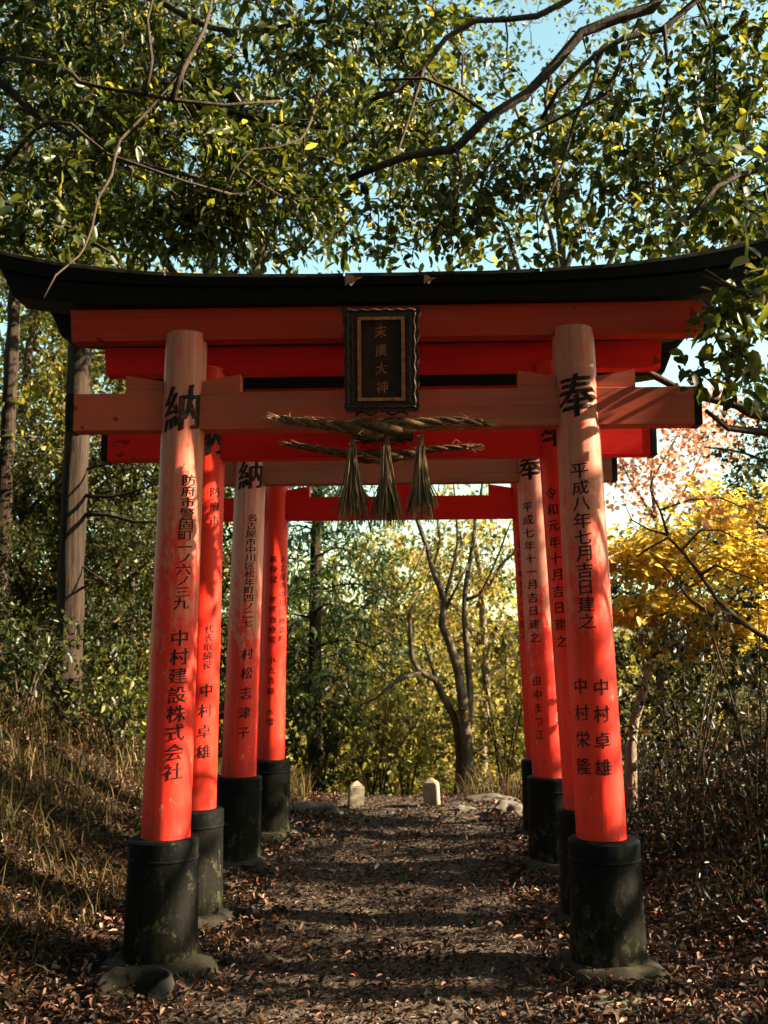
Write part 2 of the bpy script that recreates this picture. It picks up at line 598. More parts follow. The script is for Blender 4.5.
def resample(pts, step):
    pts = [np.array(p, dtype=float) for p in pts]
    out = []
    n = len(pts)
    for i in range(n - 1):
        p0 = pts[max(i - 1, 0)]
        p1, p2 = pts[i], pts[i + 1]
        p3 = pts[min(i + 2, n - 1)]
        k = max(1, int(np.linalg.norm(p2 - p1) / step))
        for j in range(k):
            t = j / k
            out.append(.5 * ((2 * p1) + (p2 - p0) * t + (2 * p0 - 5 * p1 + 4 * p2 - p3) * t * t + (3 * p1 - p0 - 3 * p2 + p3) * t ** 3))
    out.append(pts[-1])
    return np.array(out)


def sweep(bm, pts, rad, k=10, wob=.08, cap=True):
    """one continuous tapered limb along a polyline"""
    n = len(pts)
    T = norm(np.gradient(pts, axis=0)) if n > 2 else norm(np.repeat((pts[-1] - pts[0])[None], n, 0))
    a = np.cross(T[0], [0.0, 0.0, 1.0])
    if np.linalg.norm(a) < .1:
        a = np.array([1.0, 0, 0])
    rings = []
    for i in range(n):
        a = a - T[i] * (a @ T[i])
        a = a / np.linalg.norm(a)
        b = np.cross(T[i], a)
        ring = []
        for j in range(k):
            an = 2 * math.pi * j / k
            d = a * math.cos(an) + b * math.sin(an)
            rr = rad[i] * (1 + wob * noise.noise(Vector(pts[i] * 4 + d * 1.3)) * 2)
            ring.append(bm.verts.new(pts[i] + d * rr))
        rings.append(ring)
    for r1, r2 in zip(rings, rings[1:]):
        for j in range(k):
            bm.faces.new((r1[j], r1[(j + 1) % k], r2[(j + 1) % k], r2[j]))
    if cap:
        bm.faces.new(rings[0][::-1])
        bm.faces.new(rings[-1])


def vol_points(vols, nfreq=.9, thr=-.12, seed=0):
    """cluster centres inside ellipsoids, clumped by noise so that gaps stay open"""
    out = []
    g = np.random.default_rng(seed)
    for c, r, n in vols:
        c, r = np.array(c), np.array(r)
        got, tries = 0, 0
        while got < n and tries < n * 12:
            tries += 1
            p = g.normal(size=3)
            p = p / np.linalg.norm(p) * g.random() ** .42
            p = c + p * r
            if noise.noise(Vector(p * nfreq + seed)) + .45 * noise.noise(Vector(p * nfreq * 2.7 + seed)) > thr:
                out.append(p)
                got += 1
    return np.array(out)


def grow(root, limbs, vols, leafmat, bark, nl=9, L=.085, wr=.27, spread=.16, up=.55, seed=1, nfreq=.9, thr=-.1,
         simple_=False, twig=.006, maxtwig=2.2, droop=.2, trunk_name='trunk', k=10, horizontal=0.0, clusters=None, bare=0.0, leafname='crown'):
    """tree: swept trunk and limbs, twigs growing from the skeleton to every leaf cluster, leaves along the twig ends"""
    g = np.random.default_rng(seed)
    bm = bmesh.new()
    nodes, dirs = [], []
    for pts, ra, rb in limbs:
        P = resample(pts, .16)
        wobble = np.array([[noise.noise(Vector((p[0] * 2.2 + seed, p[1] * 2.2, p[2] * 2.2 + k2))) for k2 in (0, 7, 13)] for p in P])
        sc = np.linspace(0, 1, len(P))[:, None] * .5 + .1
        P = P + wobble * min(.07, ra * 1.2) * sc
        rad = ra + (rb - ra) * np.linspace(0, 1, len(P)) ** .8
        sweep(bm, P, rad, k if ra > .03 else 6)
        T = norm(np.gradient(P, axis=0))
        s0 = 0 if ra < .09 else int(len(P) * .35)
        nodes.append(P[s0:])
        dirs.append(T[s0:])
    bm_obj(trunk_name, bm, M[bark], root, smooth=True)
    C = vol_points(vols, nfreq, thr, seed) if vols else np.zeros((0, 3))
    if clusters is not None and len(clusters):
        C = np.concatenate([C, clusters]) if len(C) else np.array(clusters)
    if not len(C):
        return
    nodes = np.concatenate(nodes)
    N0 = len(nodes)
    cap = N0 + len(C) * 3 + 10
    ND = np.zeros((cap, 3))
    ND[:N0] = nodes
    cnt = N0
    d0 = np.min(np.linalg.norm(C[:, None] - nodes[None, ::3], axis=2), axis=1)
    order = np.argsort(d0)
    P0, P1, RA, RB = [], [], [], []
    CP, CD = [], []
    for i in order:
        c = C[i]
        dd = np.linalg.norm(ND[:cnt] - c, axis=1)
        j = int(np.argmin(dd))
        a = ND[j].copy()
        ln = dd[j]
        if ln > maxtwig:
            continue
        mid1 = a + (c - a) * .4 + g.normal(size=3) * ln * .09 + np.array([0, 0, ln * .06])
        mid2 = a + (c - a) * .75 + g.normal(size=3) * ln * .08 + np.array([0, 0, ln * .04])
        rA = min(twig * (.6 + ln * 1.3), twig * 2.6)
        P0 += [a, mid1, mid2]
        P1 += [mid1, mid2, c]
        RA += [rA, rA * .8, rA * .6]
        RB += [rA * .8, rA * .6, rA * .3]
        ND[cnt] = mid1
        ND[cnt + 1] = mid2
        ND[cnt + 2] = c
        cnt += 3
        CP.append(c)
        CD.append(c - mid2 + g.normal(size=3) * .25 * (ln + .05))
    if P0:
        V_, F_ = tubes(P0, P1, RA, RB, 4)
        mk('branches', V_, F_, M[bark], root)
    if nl <= 0 or not CP:
        return
    CP = np.array(CP)
    CD = norm(np.array(CD))
    if bare > 0:
        keep = g.random(len(CP)) > bare
        CP, CD = CP[keep], CD[keep]
    n = len(CP)
    # each cluster is a small spray: leaves alternate along 3 short shoots
    P = np.repeat(CP, nl, 0)
    D = np.repeat(CD, nl, 0)
    shoot = np.repeat(norm(CD[:, None, :] + g.normal(size=(n, 3, 3)) * .65), math.ceil(nl / 3), 1)[:, :nl].reshape(-1, 3)
    if horizontal > 0:
        shoot[:, 2] *= (1 - horizontal)
        shoot = norm(shoot)
    tt = g.random(len(P))[:, None]
    P = P + shoot * (tt - .25) * spread * 1.5 + g.normal(size=P.shape) * spread * .16
    side = norm(g.normal(size=P.shape))
    LD = norm(shoot * .75 + side * .75 + np.array([0, 0, -.25]))
    if horizontal > 0:
        LD[:, 2] *= (1 - horizontal * .8)
    LN = norm(g.normal(size=P.shape) * (1 - up) + np.array([0, 0, 1.0]) * up)
    sz = L * (.38 + 1.0 * g.random(len(P)))
    tone = np.repeat(g.normal(size=n) * .16, nl)
    rn = np.clip(.45 + tone + g.normal(size=len(P)) * .2, 0, 1)
    V_, F_, rr = leaves(P, LD, LN, sz, sz * wr * (.8 + .4 * g.random(len(P))), rn, .22, droop, simple_)
    mk(leafname, V_, F_, M[leafmat], root, rr)


def copy_tree(root, loc, rz, sc=1.0, label=None):
    c = root.copy()
    COL.objects.link(c)
    c.location = loc
    c.rotation_euler = (0, 0, rz)
    c.scale = (sc, sc, sc)
    if label:
        c['label'] = label
    for ch in list(root.children):
        d = ch.copy()
        COL.objects.link(d)
        d.parent = c
    return c


# ------------------------------------------------------------------ brush writing
GLYPH = {}


def glyph(ch):
    if ch in GLYPH:
        return GLYPH[ch]
    cu = bpy.data.curves.new('glyph', 'FONT')
    cu.body = ch
    cu.size = 1
    cu.offset = 0
    cu.resolution_u = 2
    o = bpy.data.objects.new('glyph', cu)
    COL.objects.link(o)
    dg = bpy.context.evaluated_depsgraph_get()
    dg.update()
    me = bpy.data.meshes.new_from_object(o.evaluated_get(dg))
    V = np.array([v.co[:2] for v in me.vertices])
    Fs = [list(p.vertices) for p in me.polygons]
    bpy.data.objects.remove(o)
    bpy.data.curves.remove(cu)
    bpy.data.meshes.remove(me)
    c = (V.max(0) + V.min(0)) / 2
    V = V - c
    # brush hand: rising cross strokes, a little unevenness
    V[:, 1] += .10 * V[:, 0]
    V = V + np.array([[noise.noise((p[0] * 5, p[1] * 5, ord(ch) % 97)), noise.noise((p[0] * 5, p[1] * 5, 31 + ord(ch) % 89))] for p in V]) * .022
    GLYPH[ch] = (V, Fs)
    return GLYPH[ch]


def column(bm, text, u0, u1, z0, z1, size, widen=1.0, bold=None):
    """characters one below the other; u, z measured on the unrolled post"""
    n = len(text)
    bold = bold or (.030 if n == 1 else .014)
    for i, ch in enumerate(text):
        if ch == ' ':
            continue
        t = i / (n - 1) if n > 1 else .5
        V, Fs = glyph(ch)
        cu, cz = u0 + (u1 - u0) * t, z0 + (z1 - z0) * t
        j = 1 + .08 * (random.random() - .5)
        # a loaded brush: the stroke laid twice, a hair apart, so uprights come out heavier
        for sh, y in ((-bold, 0.0), (.0, .0004), (bold, .0008)):
            vs = [bm.verts.new((cu + (p[0] + sh) * size * widen * j, y, cz + (p[1] + sh * .4) * size * j)) for p in V]
            for f in Fs:
                try:
                    bm.faces.new([vs[k] for k in f])
                except ValueError:
                    pass


# ------------------------------------------------------------------ torii
def curve_top(x):
    return .135 * (abs(x) / 1.79) ** 3.3


def curve_bot(x):
    return .055 * (abs(x) / 1.75) ** 6


def torii(loc, rz, label, pm, bmn, tmn, r_low, cols_l, cols_r, cam_l, cam_r, lift=0.0, half=1.0, bat=(.027, .027), dx=0.0, lift2=0.0, wide=0.0, tie=0.0):
    T = empty('torii_gate', loc, rz)
    tag(T, label, 'torii gate', 'torii gates over the path')
    z_tie0, z_tie1 = 2.443 + lift + tie, 2.623 + lift + tie
    z_sh0, z_sh1 = 2.864 + lift + lift2, 3.020 + lift + lift2
    for s in (-1, 1):
        ax = lambda z, s=s: (s * (half - bat[s > 0] * max(0, z - .1)), 0)
        bm = bmesh.new()
        prof = [(r_low - (z - .6) * .0055, z) for z in np.linspace(.45, 2.895 + lift + lift2, 14)]
        prof.append((prof[-1][0] * .9, prof[-1][1] + .008))
        lathe(bm, prof, 44, ax)
        pl = bm_obj('pillar', bm, M[pm], T)
        smooth_by_angle(pl)
        # black sleeve round the foot, with a collar at its top
        bm = bmesh.new()
        q = r_low + .044
        lathe(bm, [(q + .012, .0), (q + .010, .1), (q + .004, .40), (q + .003, .468), (q + .008, .472), (q + .008, .478), (q + .005, .482), (q + .005, .538), (q + .004, .552), (q - .008, .562), (r_low + .004, .564)],
              44, lambda z, s=s: (s * (half + .004 - bat[s > 0] * .5 * max(0, z)), 0))
        sl = bm_obj('base_sleeve', bm, M['sleeve'], pl)
        smooth_by_angle(sl, 30)
        # half buried round stone it stands on
        bm = bmesh.new()
        rings = lathe(bm, [(q + .05, -.16), (q + .105, -.07), (q + .10, .0), (q + .062, .038), (q + .01, .048), (q - .05, .05)], 26, lambda z, s=s: (s * (half + .004 - bat[s > 0] * .5 * max(0, z)), 0))
        for v in bm.verts:
            v.co += Vector((noise.noise(v.co * 5 + Vector(loc)), noise.noise(v.co * 5 + Vector((9, 2, loc[1]))), .6 * noise.noise(v.co * 6 + Vector((3, 8, loc[1]))))) * .04
        bm_obj('foundation_stone', bm, M['stone_base'], pl, smooth=True)
        # writing: laid on the unrolled post, cut into strips, wrapped round it
        cols, phi = (cols_l, cam_l) if s < 0 else (cols_r, cam_r)
        for c in cols:
            bm = bmesh.new()
            column(bm, *c)
            for u in np.arange(-.12, .121, .012):
                bmesh.ops.bisect_plane(bm, geom=bm.verts[:] + bm.edges[:] + bm.faces[:], plane_co=(u, 0, 0), plane_no=(1, 0, 0), dist=1e-6)
            for v in bm.verts:
                u, z = v.co.x, v.co.z
                rr = r_low - (z - .6) * .0055 + v.co.y
                a = phi + u / rr
                ox, oy = ax(z)
                v.co = Vector((ox + (rr + .0016) * math.sin(a), oy - (rr + .0016) * math.cos(a), z))
            for f in bm.faces:
                f.normal_update()
            me = bpy.data.meshes.new('lettering')
            bm.to_mesh(me)
            bm.free()
            link('lettering', me, M['ink'], pl)
    # tie beam with black ends
    bm = bmesh.new()
    box(bm, dx - 1.468 - wide, dx + 1.468 + wide, -.052, .052, z_tie0, z_tie1)
    tb = bm_obj('tie_beam', bm, M[tmn], T, bevel=.004)
    for s in (-1, 1):
        bm = bmesh.new()
        x0, x1 = sorted((dx + s * (1.469 + wide), dx + s * (1.502 + wide)))
        box(bm, x0, x1, -.055, .055, z_tie0 - .003, z_tie1 + .003)
        bm_obj('end_cap', bm, M['black'], tb, bevel=.004)
    # wedges driven in beside each post
    for s in (-1, 1):
        for d in (-1, 1):
            bm = bmesh.new()
            xi = s * (half - bat[s > 0] * 2.55) + d * (r_low - .016)
            xo = xi + d * .178
            vs = []
            for y in (-.042, .042):
                vs.append([bm.verts.new(p) for p in ((xi, y, z_tie1 + .001), (xo, y, z_tie1 + .001), (xo, y, z_tie1 + .088), (xi, y, z_tie1 + .058))])
            bm.faces.new(vs[0])
            bm.faces.new(vs[1][::-1])
            for k in range(4):
                bm.faces.new((vs[0][k], vs[1][k], vs[1][(k + 1) % 4], vs[0][(k + 1) % 4]))
            bm_obj('wedge', bm, M[tmn], T, bevel=.003)
    # centre strut
    bm = bmesh.new()
    box(bm, -.075, .075, -.05, .05, z_tie1 - .001, z_sh0 + .001)
    bm_obj('strut', bm, M[bmn], T, bevel=.004)
    # lower lintel with black slanted ends
    bm = bmesh.new()
    for a, b in (((dx - 1.50 - wide, dx - 1.488 - wide), (dx + 1.55 + wide, dx + 1.538 + wide)),):
        vs = []
        for y in (-.046, .046):
            vs.append([bm.verts.new(p) for p in ((a[1], y, z_sh0), (b[1], y, z_sh0), (b[0], y, z_sh1), (a[0], y, z_sh1))])
        bm.faces.new(vs[0])
        bm.faces.new(vs[1][::-1])
        for k in range(4):
            bm.faces.new((vs[0][k], vs[1][k], vs[1][(k + 1) % 4], vs[0][(k + 1) % 4]))
    ln = bm_obj('lintel', bm, M[bmn], T, bevel=.004)
    # black upper lintel, its ends swept up
    bm = bmesh.new()
    xsn = np.linspace(-1, 1, 49)
    rings = []
    for t in xsn:
        w0 = 1.905 if t < 0 else 1.97
        zt = z_sh1 + .130 + curve_top(t * (w0 - .04))
        zb = z_sh1 + .002 + curve_bot(t * 1.76)
        zm = zb + (zt - zb) * .52
        xt, xb, xm = dx + t * w0, dx + t * (w0 - .14), dx + t * (w0 - .09)
        ring = [(xb, -.095, zb), (xm, -.115, zm), (xm, -.145, zm + .004), (xt, -.160, zt - .022), (xt, 0, zt + .028),
                (xt, .160, zt - .022), (xm, .145, zm + .004), (xm, .115, zm), (xb, .095, zb)]
        rings.append([bm.verts.new(p) for p in ring])
    k = 9
    for a, b in zip(rings, rings[1:]):
        for i in range(k):
            bm.faces.new((a[i], a[(i + 1) % k], b[(i + 1) % k], b[i]))
    bm.faces.new(rings[0][::-1])
    bm.faces.new(rings[-1])
    tl = bm_obj('top_lintel', bm, M['black'], T)
    # thin weathered board nailed along the front edge of the lintel's cover, butt-jointed
    for xa, xb2 in ((-1.86, -1.02), (-1.01, -.17), (-.16, .75), (.76, 1.9)):
        bm = bmesh.new()
        rings = []
        for t in np.linspace(0, 1, 14):
            x = xa + (xb2 - xa) * t
            zt = z_sh1 + .130 + curve_top(x) + .003 * noise.noise(Vector((x * 5, loc[1], 1)))
            rings.append([bm.verts.new((dx + x, yy_, zz_)) for yy_, zz_ in ((-.1665, zt - .026), (-.1665, zt - .010), (-.150, zt - .004), (-.150, zt - .028))])
        for a, b in zip(rings, rings[1:]):
            for i in range(4):
                bm.faces.new((a[i], a[(i + 1) % 4], b[(i + 1) % 4], b[i]))
        bm.faces.new(rings[0][::-1])
        bm.faces.new(rings[-1])
        bm_obj('edge_board', bm, M['edgeboard'], tl)
    return T


def zp(py, Y):
    return float(at(384, py, Y)[2])


def cols(Y, z0, ax, *items):
    """(text, px offset from the post's middle at top, at bottom, y of first, y of last, size px)"""
    out = []
    for it in items:
        tx, a, b, y0, y1, sz = it[:6]
        k = Y / F
        out.append((tx, a * k, b * k, zp(y0, Y - .12) - z0, zp(y1, Y - .12) - z0, sz * k * 1.06, it[6] if len(it) > 6 else 1.0))
    return out


def phi(x, y):
    return math.atan2(-x, y)


TX = -.285
YS = (4.9, 5.75, 7.1, 8.2)
Z0 = [.072, .072, .075, .068]
c0l = cols(4.9, Z0[0], 0, ('納', -3, -3, 404, 404, 46, .84), ('防府市警固町一ノ六ノ三九', 8, 5, 477, 602, 11.2, 1.35), ('中村建設株式会社', 5, 4, 637, 772, 16.5, 1.15))
c0r = cols(4.9, Z0[0], 0, ('奉', 0, 0, 396, 396, 45, .85), ('平成八年七月吉日建之', -1, -2, 472, 622, 15.5, 1.1), ('中村栄隆', -13, -14, 687, 767, 16, 1.0), ('中村卓雄', 8, 5, 688, 768, 16, 1.0))
c1l = cols(5.75, Z0[1], 0, ('納', 0, 0, 432, 432, 40, .85), ('防府市', 9, 9, 489, 518, 10, 1.1), ('代表取締役', 7, 6, 628, 664, 8.5, 1.1), ('中村卓雄', 6, 5, 690, 752, 13, 1.0))
c1r = cols(5.75, Z0[1], 0, ('奉', 0, 0, 428, 428, 40, .85), ('令和元年十月吉日建之', -9, -10, 494, 642, 12, 1.1))
c2l = cols(7.1, Z0[2], 0, ('納', 0, 0, 472, 472, 31, .88), ('名古屋市中川区松年町四ノ二七', 3, 3, 516, 622, 7.8, 1.35), ('村松志津子', 4, 3, 653, 733, 12, 1.0))
c2r = cols(7.1, Z0[2], 0, ('奉', -2, -2, 467, 467, 29, .85), ('平成七年十一月吉日建之', -7, -7, 508, 638, 9.6, 1.2), ('田中まつ江', -8, -8, 682, 735, 9.5, 1.0))
c3l = cols(8.2, Z0[3], 0, ('名古屋市中川区柳森町', 8.5, 8.5, 558, 638, 7, 1.0), ('鉄骨堂 世界治療院 小六秀樹 水雪', -1.5, -2, 558, 722, 7, 1.2))
c3r = cols(8.2, Z0[3], 0, ('令和元年五月一日建之', -7, -8, 545, 635, 8, 1.1))

torii((TX + .015, YS[0], Z0[0]), R(1.0), 'weathered torii gate carrying the large dark plaque and tasselled rope, ahead of the other gates',
      'pillar_old', 'beam_old', 'tie_old', .112, c0l, c0r, phi(-1.285, 4.9), phi(.715, 4.9), 0, 1.0, (.022, .029), .002, .018)
torii((TX + .012, YS[1], Z0[1]), R(.8), 'glossy red torii gate directly behind the weathered front gate, with a thinner rope',
      'pillar_new', 'beam_new', 'beam_new', .105, c1l, c1r, phi(-1.3, 5.75), phi(.7, 5.75), .01, 1.05, (.015, .052), -.068, .066, .035)
torii((TX - .03, YS[2], Z0[2]), R(.3), 'faded torii gate with a plain brown tie beam, standing between two brighter red gates',
      'pillar_old2', 'beam_old', 'tie_brown', .116, c2l, c2r, phi(-1.31, 7.1), phi(.69, 7.1), .072, 1.045, (.027, .037), .02, .095)
torii((TX + .012, YS[3], Z0[3]), 0, 'bright red torii gate closest to the two stone marker posts, last of the row',
      'pillar_new', 'beam_new', 'beam_new', .105, c3l, c3r, phi(-1.29, 8.2), phi(.71, 8.2), .0, 1.04, (.012, .042), -.01, .0, .0, -.035)


# ------------------------------------------------------------------ plaque
def plaque(loc, tilt, sc, label):
    P = empty('shrine_plaque', loc)
    P.rotation_euler = (tilt, 0, R(1))
    P.scale = (sc, sc, sc)
    tag(P, label, 'plaque', 'plaques on the gates')
    w, h = .165, .235

    def ring_prism(outer, inner, y0, y1, name, mat, par, bev=0.0):
        bm = bmesh.new()
        n = len(outer)
        A = [[bm.verts.new((p[0], y, p[1])) for p in pts] for y in (y0, y1) for pts in (outer, inner)]
        for i in range(n):
            j = (i + 1) % n
            bm.faces.new((A[0][i], A[0][j], A[1][j], A[1][i]))
            bm.faces.new((A[2][i], A[3][i], A[3][j], A[2][j]))
            bm.faces.new((A[0][i], A[2][i], A[2][j], A[0][j]))
            bm.faces.new((A[1][i], A[1][j], A[3][j], A[3][i]))
        return bm_obj(name, bm, M[mat], par, bevel=bev)

    # carved outer frame: scalloped sides, spread upper corners
    out, inn = [], []
    N = 26
    side = []
    for i in range(N * 4):
        e, t = divmod(i, N)
        t = t / N
        if e == 0:
            p = (-w + 2 * w * t, -h)
        elif e == 1:
            p = (w, -h + 2 * h * t)
        elif e == 2:
            p = (w - 2 * w * t, h)
        else:
            p = (-w, h - 2 * h * t)
        sx, sz = p[0] / w, p[1] / h
        sc_ = .008 * abs(math.sin(t * math.pi * 4.5 + .4)) + .003 * math.sin(t * 53)
        if e in (1, 3):
            q = (p[0] + math.copysign(sc_, sx) + sx * .012 * max(0, sz) ** 4, p[1])
        else:
            q = (p[0] + sx * .012 * max(0, sz), p[1] + (math.copysign(sc_ * .6, sz)))
        out.append(q)
        inn.append((p[0] * .70, p[1] * .84))
    fr = ring_prism(out, inn, -.03, .02, 'frame', 'bronze', P)
    # scroll carving laid over the frame
    bm = bmesh.new()
    for s in (-1, 1):
        pts = [np.array((s * (w * .92 + .003 * math.sin(t * 40)), -.034, -h * .9 + 2 * h * .9 * t)) for t in np.linspace(0, 1, 46)]
        sweep(bm, np.array(pts), np.full(46, .0055), 6, 0)
        pts = [np.array((s * (w * .80 + .003 * math.sin(t * 33 + 2)), -.033, -h * .88 + 2 * h * .86 * t)) for t in np.linspace(0, 1, 46)]
        sweep(bm, np.array(pts), np.full(46, .005), 6, 0)
    for zz in (h * .95, -h * .93):
        pts = [np.array((-w * .95 + 2 * w * .95 * t, -.034, zz + .003 * math.sin(t * 36))) for t in np.linspace(0, 1, 40)]
        sweep(bm, np.array(pts), np.full(40, .0065), 6, 0)
    bm_obj('scroll_carving', bm, M['bronze_pale'], fr, smooth=True)
    a, b = w * .66, h * .82
    a2, b2 = w * .56, h * .755
    ring_prism([(-a, -b), (a, -b), (a, b), (-a, b)], [(-a2, -b2), (a2, -b2), (a2, b2), (-a2, b2)], -.042, .01, 'gilt_border', 'gold', P, .002)
    bm = bmesh.new()
    box(bm, -w * .72, w * .72, -.022, .016, -h * .86, h * .86)
    bd = bm_obj('board', bm, M['board'], P)
    bm = bmesh.new()
    column(bm, '末廣大神', -.002, .002, .128, -.128, .062, .9, .004)
    for v in bm.verts:
        v.co.y -= .0245
    me = bpy.data.meshes.new('lettering')
    bm.to_mesh(me)
    bm.free()
    link('lettering', me, M['gold'], bd)
    # lower hanger between plaque and tie beam
    bm = bmesh.new()
    for s in (-1, 1):
        sweep(bm, resample([(s * .02, -.02, -h - .005), (s * .05, -.028, -h - .02), (s * .09, -.02, -h - .004), (s * .12, -.01, -h - .018)], .01), np.full(len(resample([(s * .02, -.02, -h - .005), (s * .05, -.028, -h - .02), (s * .09, -.02, -h - .004), (s * .12, -.01, -h - .018)], .01)), .006), 6, 0)
    bm_obj('hanger', bm, M['bronze'], P)
    return P


pc = at(381.5, 360, 4.70)
plaque(tuple(pc), R(7), 1.0, 'dark carved plaque with gilt border and gold characters on the front gate')
pc2 = at(383, 400, 5.56)
plaque(tuple(pc2), R(7), .95, 'dark plaque on the second gate, mostly hidden behind the front plaque')

# peeled scraps of metal sheathing on the front edge of the top lintel
for px_, s_ in ((345, 1.0), (424, .7)):
    p = at(px_, 279, 4.70)
    bm = bmesh.new()
    pts = [(0, 0, .03), (.018, -.012, .025), (.05, -.03, -.002), (.085, -.02, .002), (.05, -.012, -.012), (.03, -.03, -.045), (.015, -.008, -.02), (0, 0, -.035)]
    A = [bm.verts.new(Vector(q) * s_) for q in pts]
    B = [bm.verts.new((Vector(q) + Vector((0, .004, 0))) * s_) for q in pts]
    bm.faces.new(A)
    bm.faces.new(B[::-1])
    for i in range(len(A)):
        j = (i + 1) % len(A)
        bm.faces.new((A[i], B[i], B[j], A[j]))
    if 'curl' not in M:
        M['curl'] = simple('curled_dry_leaf', (.42, .19, .11), .6, .3, 0, .5, 60)
    o = bm_obj('dry_leaf', bm, M['curl'])
    o.location = p
    tag(o, 'curled pale brown leaf stuck on the top lintel, ' + ('the larger one left of the plaque' if s_ == 1 else 'the smaller one right of the plaque'), 'leaf')


# ------------------------------------------------------------------ ropes
def rope(pts, rmid, rend, label, tassels, seed):
    g = np.random.default_rng(seed)
    c = np.mean([p for p in pts], 0)
    O = empty('straw_rope', tuple(c))
    tag(O, label, 'rope', 'twisted straw ropes across the gates')
    P = resample(pts, .012) - c
    n = len(P)
    t = np.linspace(0, 1, n)
    rad = rend + (rmid - rend) * np.exp(-((t - .5) / .17) ** 2)
    T = norm(np.gradient(P, axis=0))
    bm = bmesh.new()
    A = norm(np.cross(T, np.array([0, 0, 1.0])))
    B = np.cross(T, A)
    ph = np.cumsum(.012 / (rad * 3.4 + .018)) * 2.2
    for s in range(3):
        off = (np.cos(ph + s * 2.094)[:, None] * A + np.sin(ph + s * 2.094)[:, None] * B) * (rad * .62)[:, None]
        sweep(bm, P + off, rad * .55, 9, .14)
    bm_obj('twisted_cord', bm, M['rope'], O, smooth=True)
    # loose straw ends
    P0, P1, R0, R1 = [], [], [], []
    for i in range(260):
        k = int(g.integers(2, n - 2))
        a = P[k] + g.normal(size=3) * rad[k] * .7
        d = T[k] * (1 if g.random() > .5 else -1) * .05 + g.normal(size=3) * .018
        P0.append(a)
        P1.append(a + d)
        R0.append(.0012)
        R1.append(.0006)
    for e, sgn in ((0, -1), (n - 1, 1)):
        for i in range(40):
            P0.append(P[e] + g.normal(size=3) * .006)
            P1.append(P[e] + T[e] * sgn * (.03 + .05 * g.random()) + g.normal(size=3) * .012)
            R0.append(.002)
            R1.append(.001)
    V_, F_ = tubes(P0, P1, R0, R1, 3)
    mk('loose_straw', V_, F_, M['straw'], O, np.repeat(g.random(len(P0)), 6))
    for tp, ln, wd in tassels:
        tp = np.array(tp) - c
        P0, P1, R0, R1, rn = [], [], [], [], []
        for i in range(120):
            a = tp + np.array([g.normal() * .008, g.normal() * .008, -.01])
            ang = g.random() * 2 * math.pi
            q = math.sqrt(g.random())
            k1 = a + np.array([math.cos(ang) * q * wd * .42, math.sin(ang) * q * wd * .32, -ln * .48])
            k2 = a + np.array([math.cos(ang) * q * wd * (.85 + .35 * g.random()), math.sin(ang) * q * wd * .6, -ln * (.72 + .32 * g.random())])
            v = g.random()
            for x0, x1, ra, rb in ((a, k1, .0026, .0032), (k1, k2, .0034, .0016)):
                P0.append(x0)
                P1.append(x1)
                R0.append(ra)
                R1.append(rb)
                rn.append(v)
        V_, F_ = tubes(P0, P1, R0, R1, 4)
        ts = mk('tassel', V_, F_, M['straw'], O, np.repeat(rn, 8))
        bm = bmesh.new()
        lathe(bm, [(.006, .05), (.012, .03), (.014, -.012), (.012, -.03), (.017, -.06)], 10, lambda z: (tp[0], tp[1]))
        for v in bm.verts:
            v.co.z += tp[2]
        bm_obj('binding', bm, M['rope'], ts, smooth=True)
    return O


RY = 4.755
rp = [at(x, y, RY) for x, y in ((281, 419), (308, 423), (345, 427), (384, 428), (420, 424), (452, 421), (482, 423))]
ta = [(at(353, 446, RY), .35, .078), (at(387, 444, RY), .372, .082), (at(421, 444, RY), .35, .078)]
rope(rp, .045, .018, 'thick twisted straw rope with three tassels hung under the front plaque', ta, 3)
RY2 = 5.60
rp2 = [at(x, y, RY2) for x, y in ((293, 445), (322, 450), (360, 456), (384, 457), (410, 454), (438, 449), (468, 447))]
rope(rp2, .038, .016, 'thinner straw rope on the second gate, seen just below the tasselled one', [], 4)


# ------------------------------------------------------------------ stones
def rock(name, loc, size, seed, mat, label, cat='rock', rz=0.0, group=None, flat=.35, parent=None):
    bm = bmesh.new()
    bmesh.ops.create_icosphere(bm, subdivisions=4, radius=1)
    off = Vector((seed * 3.7, seed * 1.3, seed * 7.1))
    for v in bm.verts:
        d = v.co.normalized()
        k = 1 + .38 * noise.noise(d * 1.4 + off) + .16 * noise.noise(d * 3.4 + off) + .06 * noise.noise(d * 9 + off)
        v.co = d * k
        v.co.z = math.copysign(abs(v.co.z) ** 1.0, v.co.z)
        if v.co.z > flat * 2.2:
            v.co.z = flat * 2.2 + (v.co.z - flat * 2.2) * .7
        v.co = Vector((v.co.x * size[0], v.co.y * size[1], v.co.z * size[2]))
    o = bm_obj(name, bm, M[mat], None)
    smooth_by_angle(o, 28)
    o.location = loc
    o.rotation_euler = (0, 0, rz)
    tag(o, label, cat, group)
    return o


def on_ground(px_, py, Y, dz=0.0):
    p = at(px_, py, Y)
    return (p[0], Y, float(gz(p[0], Y)) + dz)


